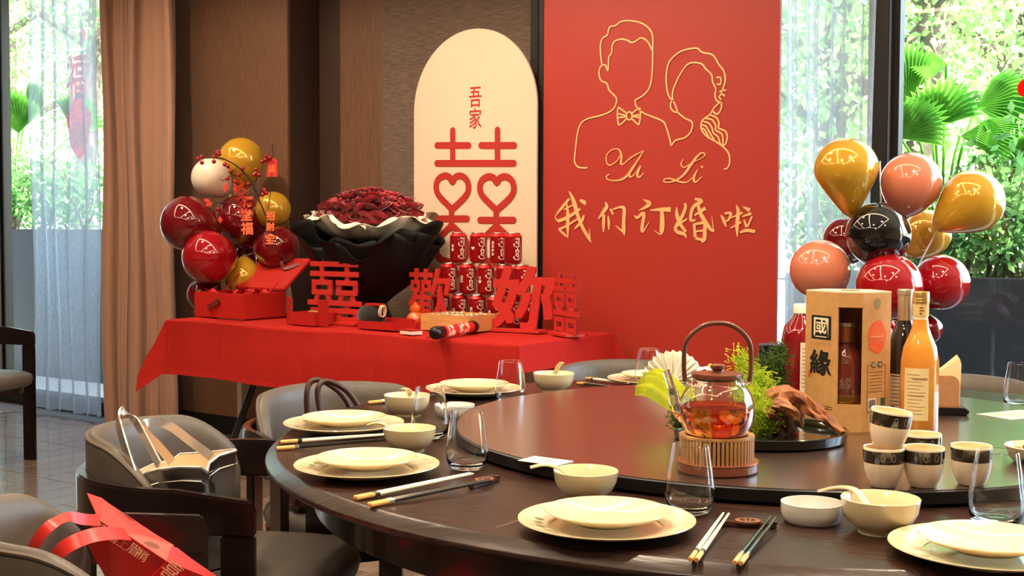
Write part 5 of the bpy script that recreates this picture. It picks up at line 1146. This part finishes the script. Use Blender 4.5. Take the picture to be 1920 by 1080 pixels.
# ------------------------------------------------------------------ rose bouquet
bq = thing('rose_bouquet', 'big round bouquet of deep red roses in black and white paper', 'bouquet', tb(693, 4.62))
o = V(bq.location); hd = yp(690, 402, 4.62)-o; hz = hd.z; RX_ = .245; RYb = .20
m_rose = mat('rose_red', (176, 16, 42), .6, c2=(122, 6, 24), scale=30, sheen=.4); m_rose2 = mat('rose_bright', (206, 24, 54), .6, c2=(156, 10, 34), scale=30, sheen=.4)
m_blk = mat('black_wrap', (12, 10, 11), .6, spec=.3); m_wht = mat('white_wrap', (240, 226, 204), .6)
def rose_mesh(m):
    mb = MB()
    for ring, (n, r, h, op) in enumerate([(3, .007, .020, .05), (4, .014, .021, .3), (5, .023, .016, .8), (5, .028, .009, 1.2)]):
        for k in range(n):
            a = 2*PI*k/n+ring*.7
            def pet(s, q, a=a, r=r, h=h, op=op, n=n):
                b = a+(s-.5)*2*PI/n*1.35; rad = r*(.55+.45*q)+op*.008*q*q; return (rad*cos(b), rad*sin(b), -.01+h*q*(1-.25*(2*s-1)**2)-op*.004*q*q)
            mb.grid(pet, 5, 4)
    mb.lathe([(.004, -.008), (.007, .008), (.002, .014), (0, .013)], 8)
    return mb.build('rose', m, bq, 'all')
ro = [rose_mesh(m_rose), rose_mesh(m_rose2)]; ru = [0, 0]; rr = random.Random(11); k = 0
for ring, n in enumerate((1, 6, 11, 16, 20, 24, 26)):
    for i in range(n):
        a = 2*PI*i/n+ring*.4; f = ring/5; x, y = RX_*.95*f*cos(a), RYb*.95*f*sin(a); z = hz+.036+.078*(1-f*f)+rr.uniform(-.006, .006)-(.012 if ring == 6 else 0)
        if ring == 6: x *= .86; y *= .86; f = 1.3
        c = rr.choice((0, 1))
        if ru[c]: r_ = ro[c].copy(); COL.objects.link(r_)
        else: r_ = ro[c]; ru[c] = 1
        r_.location = (x, y, z); r_.rotation_euler = (-.55*f*sin(a)+rr.uniform(-.1, .1), .55*f*cos(a)+rr.uniform(-.1, .1), rr.uniform(0, 6)); s = rr.uniform(1.2, 1.45); r_.scale = (s, s, s)
MB().lathe([(0, hz-.04), (RX_*.9, hz-.045), (RX_*.98, hz-.02), (RX_*.9, hz+.01), (0, hz+.06)], 30, sy=RYb/RX_).build('rose_bed', m_rose, bq, True)
TCAM = math.atan2(-.81, .59)
def wrap(name, m, prof, z0, zt, front, a0, span, seed, amp, kf):       # one paper sheet wrapped part of the way round, edge folded and uneven
    rr = random.Random(seed); ph = [rr.uniform(0, 6) for _ in range(5)]
    def fn(s, q):
        th = a0+span*(s-.5); top = zt-front*max(0, cos(th-TCAM))+amp*(.6*sin(kf*th+ph[0])+.5*sin(2.3*kf*th+ph[1])-.5*abs(2*s-1)**3)
        k = q*(len(prof)-1); k0 = min(len(prof)-2, int(k)); R = prof[k0]*(1-(k-k0))+prof[k0+1]*(k-k0)
        R *= 1+q*q*(.07*sin(kf*1.7*th+ph[2])+.05*sin(kf*3.1*th+ph[3])); 
        return (R*cos(th), R*sin(th)*.86, z0+(top-z0)*q**1.1 - .02*max(0, q-.85)/.15*(1+sin(kf*2*th+ph[4])))
    MB().grid(fn, 60, 14).build(name, m, bq, 'all', solid=.0012)
for k in range(4): wrap('white_sheet', m_wht, [.16, .215, .25, .285, .315], hz-.12, hz+.024, .045, TCAM+k*PI/2+.5, 2.1, 30+k, .032, 5)
for k in range(4): wrap('black_sheet', m_blk, [.06, .13, .22, .29, .335, .365], .10, hz-.008, .095, TCAM+k*PI/2, 2.2, 40+k, .045, 3)
for k in range(3): wrap('black_sheet', m_blk, [.055, .12, .21, .285, .33, .35], .06, hz-.07, .05, TCAM+k*2*PI/3+.9, 2.7, 50+k, .05, 4)
MB().lathe([(.10, .0), (.12, .0), (.07, .13), (.09, .2), (.0, .2)], 30, sy=.9).build('stem_wrap', m_blk, bq, True)
MB().lathe([(.0, .0), (.12, .0), (.12, .012), (0, .012)], 30, sy=.9).build('bouquet_base', m_blk, bq)
MB().tube([(.075*cos(a), .065*sin(a), .13) for a in [2*PI*k/24 for k in range(25)]], .008, 6, cap=False).build('ribbon_band', mat('black_satin', (24, 20, 22), .25), bq, 'all')

# ------------------------------------------------------------------ balloons
BM = {'gold': mat('balloon_gold', (204, 154, 44), .13, metal=.25, coat=.7), 'white': mat('balloon_white', (226, 206, 186), .25, coat=.4, sss=.2), 'maroon': mat('balloon_maroon', (104, 10, 18), .07, coat=1.), 'red': mat('balloon_red', (150, 12, 22), .07, coat=1.), 'black': mat('balloon_black', (16, 11, 12), .05, coat=1.), 'pink': mat('balloon_rose_pink', (206, 120, 92), .16, coat=.7)}
def balloon(u, v, w_, h_, d, colr, neck, label, group, taper=.35):
    c = dp(u, v, d); R = w_/2/FPX*d; e = h_/w_
    t = thing('balloon', label, 'balloon', c, 0, group)
    nd = (CR*neck[0]-CU*neck[1]+CF*neck[2]).normalized(); q = V((0, 0, -1)).rotation_difference(nd); t.rotation_mode = 'QUATERNION'; t.rotation_quaternion = q
    P = []; n = 22
    for k in range(n+1):
        th = PI*k/n; z = cos(th); r = sin(th)
        if z < 0: r *= 1-taper*.35*abs(z)**1.5; z *= (1+taper*.55*abs(z)**2)
        P.append((R*r if k not in (0, n) else 0, R*z))
    P = P[:-1]+[(R*.05, P[-1][1]*1.01)]
    zl = P[-1][1]
    MB().lathe(P[::-1], 36).build('balloon_skin', BM[colr], t, 'all')
    MB().lathe([(R*.05, zl+.002), (R*.03, zl-R*.05), (R*.08, zl-R*.12), (R*.04, zl-R*.13), (0, zl-R*.12)], 12).build('knot', BM[colr], t, True)
    return t
GLB = 'balloons of the cluster by the brown curtain'; GRB = 'balloons of the cluster by the wide window'
for a in [(452, 301, 87, 88, 6.95, 'gold', (.2, 1, .2), 'gold balloon crowning the cluster by the brown curtain'), (396, 333, 74, 74, 6.80, 'white', (.8, .8, .3), 'white balloon in the cluster by the brown curtain'), (353, 419, 104, 99, 6.66, 'maroon', (1, .2, .2), 'dark red balloon nearest the brown curtain'),
          (453, 412, 96, 102, 6.85, 'maroon', (0, 1, .3), 'dark red balloon behind the berry branch'), (392, 482, 101, 101, 6.60, 'red', (.6, -.1, .8), 'glossy red balloon at the front of the cluster by the brown curtain'), (512, 393, 68, 80, 6.80, 'gold', (-.6, .6, .3), 'gold balloon just behind the hanging charms'),
          (521, 464, 82, 80, 6.72, 'maroon', (-1, 0, .2), 'dark red balloon between berry branch and bouquet'), (462, 486, 84, 84, 7.05, 'maroon', (0, -1, .2), 'shadowed dark red balloon in the cluster core'), (456, 522, 72, 66, 6.78, 'gold', (0, -1, .3), 'gold balloon just above the open red case'), (382, 552, 62, 68, 6.72, 'maroon', (.8, -.6, .2), 'dark red balloon low behind the red case')]:
    balloon(*a[:7], a[7], GLB)
dR_ = 4.42
for a in [(1587, 318, 119, 132, dR_, 'gold', (.12, 1, .1), 'gold teardrop balloon beside the sheer curtain', .9), (1708, 343, 114, 119, dR_+.02, 'pink', (-.2, 1, .3), 'rose-pink balloon in front of the window post', .3), (1822, 379, 120, 126, dR_-.02, 'gold', (-.9, .62, .1), 'gold balloon pointing down beside the window palms', .75),
          (1588, 450, 88, 124, dR_+.22, 'maroon', (.3, .6, .5), 'dark red balloon half hidden behind the black one', .4), (1647, 440, 121, 122, dR_-.06, 'black', (.2, .8, .5), 'glossy black balloon in the middle of the cluster', .3), (1738, 438, 90, 104, dR_+.26, 'gold', (-.6, .8, .3), 'gold balloon behind the black and red ones', .4),
          (1538, 506, 113, 114, dR_+.02, 'pink', (.5, .6, .4), 'rose-pink balloon low beside the sheer curtain', .3), (1668, 538, 125, 124, dR_-.12, 'red', (.3, .4, .8), 'glossy red balloon behind the tan carton', .3), (1764, 530, 106, 126, dR_+.0, 'red', (-.5, .4, .7), 'glossy red balloon above the orange juice bottle', .3),
          (1742, 618, 52, 66, dR_+.04, 'maroon', (-.3, -1, .2), 'small dark red balloon behind the juice bottle neck', .4), (1690, 624, 80, 80, dR_+.12, 'maroon', (0, -1, .2), 'dark red balloon hidden low behind the bottles', .3)]:
    balloon(*a[:7], a[7], GRB, a[8])
m_clear = mat('clear_plastic', (226, 214, 206), .2, trans=.3, ior=1.3)
def stand(u, d, z1, label, sticks):
    p = dp(u, 422, d); p.z = 0; t = thing('balloon_stand', label, 'balloon stand', p)
    MB().lathe([(0, 0), (.12, 0), (.125, .008), (.11, .02), (.02, .035), (0, .035)], 32).build('foot', m_clear, t, True)
    MB().tube([(0, 0, .03), (0, 0, z1*.42)], .013, 10).tube([(0, 0, z1*.42), (0, 0, z1)], .009, 10).build('pole', m_clear, t, True)
    MB().lathe([(.013, z1*.38), (.022, z1*.40), (.026, z1*.46), (.014, z1*.47)], 14).build('joint_cup', m_clear, t, True)
    for (a, b, dd) in sticks: e = dp(a, b, dd)-p; MB().tube(smooth_path([(0, 0, z1*.72), V((e.x*.4, e.y*.4, (z1*.72+e.z)/2)), e], 4), .0028, 6).build('stick', m_clear, t, True)
stand(447, 6.98, 1.12, 'clear balloon stand behind the red gift table', [(440, 345, 6.9), (405, 365, 6.82), (405, 425, 6.75), (440, 500, 6.72)])
stand(1660, 4.5, 1.05, 'clear balloon stand before the wide window', [(1600, 392, 4.44), (1700, 404, 4.46), (1757, 432, 4.44), (1650, 302, 4.55)])
# ------------------------------------------------------------------ berry branch in a vase
vz = thing('bud_vase', 'slim white bud vase behind the red case', 'vase', tb(536, 4.765)); vo = V(vz.location)
MB().lathe([(0, 0), (.03, 0), (.036, .02), (.034, .08), (.022, .15), (.013, .2), (.012, .245), (.016, .262), (.014, .262), (.01, .245), (0, .24)], 28).build('vase_body', mat('vase_white', (232, 214, 190), .3, coat=.3), vz, True)
br = thing('berry_branch', 'dark branch of red berries hung with red festive charms', 'branch', vo+V((0, 0, .24)))
bo = V(br.location); D6 = 6.62
def bp_(u, v, d=D6): return dp(u, v, d)-bo
m_twig = mat('twig_dark', (46, 28, 24), .7); m_berry = mat('berry_red', (150, 18, 24), .25, coat=.6); m_charm = mat('charm_red', (206, 52, 38), .5); m_charmt = mat('charm_text', (236, 110, 70), .5)
for nm, pts, r in [('main_stem', [(535, 492), (520, 455), (503, 415), (490, 385), (470, 340), (445, 312), (415, 297), (385, 296)], .004), ('twig', [(503, 392), (508, 350), (512, 300), (511, 270)], .0025), ('twig', [(482, 360), (470, 335), (455, 325), (430, 332), (418, 338)], .002), ('twig', [(490, 385), (478, 365), (480, 340), (482, 325)], .002), ('twig', [(445, 312), (430, 330), (420, 340), (412, 335)], .0015), ('twig', [(475, 362), (440, 378), (410, 380), (380, 385)], .002)]:
    MB().tube(smooth_path([bp_(*p) for p in pts], 5), r, 6).build(nm, m_twig, br, True)
rr = random.Random(3); by0 = None
for (u, v) in [(372, 297), (378, 294), (379, 305), (401, 294), (406, 287), (402, 303), (412, 289), (409, 284), (422, 308), (428, 312), (432, 321), (427, 335), (447, 328), (455, 316), (497, 300), (501, 293), (505, 296), (491, 303), (480, 325), (485, 328), (476, 328), (481, 318), (495, 355), (499, 362), (493, 365), (497, 358), (408, 392), (466, 345), (440, 340)]:
    if by0 is None: q = by0 = MB().ball((0, 0, 0), .0115, 12).build('berry', m_berry, br, 'all')
    else: q = by0.copy(); COL.objects.link(q)
    q.location = bp_(u+rr.uniform(-1, 1), v, D6-.012)
pc_ = bp_(510, 314); tg = MB().prism([(-.028, -.048), (.028, -.048), (.028, .028)]+[(.028*cos(a), .028+.022*sin(a)) for a in [PI*k/8 for k in range(1, 8)]]+[(-.028, .028)], 0, .003, MX.Translation(pc_) @ MX.Rotation(YAW*.8, 4, 'Z') @ XZ).build('hanging_tag', m_charm, br)
vs, fs = fit_text('囍', .036, .04, .01); MB().add(vs, fs, MX.Translation(pc_+V((0, 0, -.006))) @ MX.Rotation(YAW*.8, 4, 'Z') @ MX.Translation((0, -.0036, 0)) @ XZ).build('tag_character', m_charmt, tg)
for s, L in (('满堂福', [(465, 378, 20), (462, 403, 22), (463, 428, 24)]), ('招财宝', [(507, 405, 17), (507, 425, 17), (506, 448, 20)])):
    for c, (u, v, sz) in zip(s, L):
        vs, fs = fit_text(c, sz*D6/FPX, sz*D6/FPX, .03); vs2 = [(a, b, -.003) for a, b, z in vs]; cpos = bp_(u, v, D6-.02); k = MX.Translation(cpos) @ MX.Rotation(YAW*.8, 4, 'Z') @ XZ
        MB().add(vs, fs, k).build('charm_character', m_charmt, br)
    MB().tube([bp_(L[0][0], L[0][1]-30, D6-.015), bp_(L[-1][0], L[-1][1], D6-.015)], .001, 4).build('charm_cord', m_charm, br)
for (u, v) in [(447, 345), (452, 358), (452, 375), (453, 395)]:
    c = bp_(u, v, D6-.02); rw = .028; mb = MB()
    for k in (1, .5): mb.tube([c+CR*(rw*k*cos(a))+V((0, 0, rw*1.1*k*sin(a))) for a in [PI/2*j for j in range(5)]], .003, 4)
    mb.build('lattice_charm', m_charm, br)
for (u, v, du, dv) in [(400, 380, -16, 6), (412, 405, 2, 14), (425, 340, -4, 22), (440, 345, 3, 18), (395, 378, -14, -4)]:
    mb = MB(); c = bp_(u, v, D6-.01); e = bp_(u+du, v+dv, D6-.01); w_ = (e-c).cross(CF).normalized()*.012; mb.add([c, (c+e)/2+w_, e, (c+e)/2-w_], [(0, 1, 2, 3)]); mb.build('red_leaf', m_charm, br, solid=.0008)

# ------------------------------------------------------------------ bags
m_slv = mat('silver_leather', (178, 174, 170), .2, metal=.95, c2=(150, 146, 142), scale=10, bump=.25, bscale=12); m_lin = mat('tote_lining', (222, 196, 154), .8); m_rope = mat('silver_strap', (220, 208, 198), .2, metal=.75)
def cwp(u, v, d): return dp(u, v, d)
tt = cw(-.60, 2.80); tt.z = .4815
tb_ = thing('silver_tote', 'crumpled silver metallic tote bag on the chair seat', 'tote bag', tt)
to = V(tt)
rim = [dp(u, v, d)-to for u, v, d in [(254, 893, 2.66), (298, 880, 2.66), (340, 876, 2.62), (377, 877, 2.60), (388, 886, 2.62), (392, 868, 2.70), (410, 855, 2.72), (442, 845, 2.74), (441, 843, 2.92), (390, 849, 2.96), (337, 852, 2.97), (322, 864, 2.95), (285, 872, 2.92), (256, 886, 2.86)]]
ctr = sum(rim, V())/len(rim); base = []
for p in rim:
    q = V((ctr.x+(p.x-ctr.x)*.86, ctr.y+(p.y-ctr.y)*.8, .001)); base.append(q)
n = len(rim); rows_ = []
for j in range(6):
    f = j/5; rows_ += [base[i].lerp(rim[i], f)+V((.006*sin(i*2+j*1.7), .006*cos(i*1.3+j*2), 0))*(1 if 0 < j < 5 else 0) for i in range(n)]
fs = [(j*n+i, j*n+(i+1) % n, (j+1)*n+(i+1) % n, (j+1)*n+i) for j in range(5) for i in range(n)]
MB().add(rows_, fs+[tuple(range(n))]).build('bag_shell', m_slv, tb_, True)
inn = [ctr+(p-ctr)*.97 for p in rim]; inb = [V((ctr.x+(p.x-ctr.x)*.8, ctr.y+(p.y-ctr.y)*.75, .02)) for p in rim]
MB().add(inb+inn, [(i, (i+1) % n, n+(i+1) % n, n+i) for i in range(n)]+[tuple(range(n))]).build('lining', m_lin, tb_)
MB().tube(rim+[rim[0]], .0035, 6, cap=False).build('rim_binding', m_rope, tb_)
MB().tube([ctr+(p-ctr)*1.012+V((0, 0, -.028)) for p in rim+[rim[0]]], .0012, 4, cap=False).build('stitch_line', m_rope, tb_)
def strap(L, w_, name, nm): 
    P = smooth_path([dp(u, v, d)-to for u, v, d in L], 6); MB().strip(P, w_, nm, th=.004).build(name, m_rope, tb_, True)
strap([(254, 893, 2.655), (238, 845, 2.66), (225, 800, 2.68), (223, 778, 2.72), (235, 770, 2.76), (256, 790, 2.78), (275, 825, 2.74), (300, 872, 2.67)], .020, 'handle', tuple(-(CF*.75+CR*.6)))
strap([(322, 866, 2.93), (295, 835, 2.88), (272, 812, 2.84), (270, 797, 2.82), (285, 792, 2.84), (315, 797, 2.88), (355, 826, 2.92), (396, 856, 2.93)], .020, 'handle', tuple(-(CF*.8-CR*.5)))
# red gift bag on the near chair
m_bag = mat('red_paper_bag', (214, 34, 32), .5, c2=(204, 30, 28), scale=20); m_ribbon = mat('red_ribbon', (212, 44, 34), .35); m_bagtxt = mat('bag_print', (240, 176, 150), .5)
rb = thing('red_gift_bag', 'red paper gift bag with ribbon handles slumped on the near chair', 'gift bag', cw(-.58, 2.02, .4815)); ro_ = V(rb.location)
Q = lambda u, v, d: dp(u, v, d)-ro_
A1, A2, A3, A4 = Q(162, 926, 2.10), Q(193, 935, 2.22), Q(322, 1020, 2.24), Q(318, 1022, 2.06)     # upper opening ridge
B1_, B2_, B3_, B4_ = Q(150, 968, 2.02), Q(290, 1085, 1.97), Q(404, 1084, 2.12), Q(270, 1000, 2.3)
def quad(name, pts, m=m_bag): 
    c = sum(pts, V())/len(pts); return MB().add(pts, [tuple(range(len(pts)))]).build(name, m, rb, solid=.0015)
quad('flap_panel', [Q(163, 926, 2.26), Q(190, 935, 2.30), Q(238, 972, 2.28), Q(290, 1010, 2.24), Q(326, 1024, 2.18), Q(262, 1004, 2.10), Q(238, 1003, 2.08), Q(205, 988, 2.09), Q(185, 975, 2.12)], mat('red_paper_lit', (226, 52, 46), .5))  # light falling on the flap is painted in as a lighter red
quad('side_panel', [Q(185, 975, 2.10), Q(205, 988, 2.085), Q(238, 1003, 2.075), Q(312, 1052, 2.06), Q(280, 1095, 2.14), Q(205, 1095, 2.2), Q(170, 1030, 2.2), Q(153, 1003, 2.17)])
quad('front_panel', [Q(322, 1024, 2.10), Q(332, 1027, 2.11), Q(420, 1095, 2.14), Q(268, 1095, 2.07), Q(312, 1052, 2.06)])
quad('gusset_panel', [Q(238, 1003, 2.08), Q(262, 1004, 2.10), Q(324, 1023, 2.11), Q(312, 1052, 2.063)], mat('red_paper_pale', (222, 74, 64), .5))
quad('back_panel', [Q(190, 936, 2.31), Q(320, 1022, 2.26), Q(425, 1095, 2.26), Q(300, 1110, 2.34)])
MB().box((0, 0, .006), (.24, .14, .012), MX.Rotation(.3, 4, 'Z')).build('bag_base', m_bag, rb)
def rib(L, w_, nm=None): MB().strip(smooth_path([Q(*p) for p in L], 6), w_, nm or tuple(-(CF*.9-V((0, 0, .4)))), th=.0012).build('ribbon_handle', m_ribbon, rb, True)
rib([(58, 1060, 2.02), (66, 1020, 2.0), (95, 985, 2.0), (128, 970, 2.04), (158, 974, 2.07), (188, 976, 2.09)], .019); rib([(96, 1080, 2.0), (112, 1035, 1.97), (160, 1008, 1.98), (205, 1000, 2.02), (240, 1002, 2.07)], .024)
mb = MB(); pts = [Q(285+15*cos(a)+2*sin(a), 1022+6*sin(a)+4*cos(a), 2.05) for a in [2*PI*k/20 for k in range(20)]]; mb.add(pts, [tuple(range(20))]).build('oval_seal', mat('seal_pale', (240, 170, 150), .5), rb)
def bagchar(c, u, v, d, sz, roll):
    vs, fs = fit_text(c, sz, sz, .0); R_ = (CR*cos(roll)+CU*sin(roll)); U_ = (CU*cos(roll)-CR*sin(roll)); q = Q(u, v, d)
    MB().add([q+R_*p[0]+U_*p[1] for p in vs], fs).build('printed_character', m_bagtxt, rb)
for c, u, v, d_, sz in (('囍', 186, 988, 2.085, .020), ('喜', 214, 1004, 2.072, .018), ('上', 232, 1015, 2.066, .018), ('眉', 250, 1027, 2.06, .018), ('梢', 267, 1038, 2.055, .018)): bagchar(c, u, v+3, d_, sz, -.6)
bagchar('喜', 322, 1070, 2.055, .032, -.65)
# brown handbag on the far chair: looped handles rise above the table
hbq = cw(-.44, 3.36, .4815); hb = thing('brown_handbag', 'dark brown leather handbag with looped handles on the chair', 'handbag', hbq, YAW+.4); ho = V(hbq)
m_hb = mat('brown_leather', (66, 36, 28), .4, c2=(52, 28, 22), scale=30)
MB().prism([(-.15, 0), (.15, 0), (.12, .2), (-.12, .2)], -.06, .06, XZ).build('bag_body', m_hb, hb, bev=.012)
iv = MX.Rotation(-(YAW+.4), 4, 'Z')
for L in ([(577, 790, 3.36), (575, 745, 3.36), (580, 720, 3.37), (595, 712, 3.38), (618, 722, 3.4), (645, 745, 3.42), (668, 790, 3.42)], [(604, 790, 3.32), (597, 755, 3.32), (596, 730, 3.32), (606, 716, 3.33), (625, 718, 3.34), (655, 738, 3.36), (680, 775, 3.36)]):
    P = smooth_path([iv @ (dp(*p)-ho) for p in L], 6); MB().tube(P, .0075, 8).build('handle', m_hb, hb, 'all')
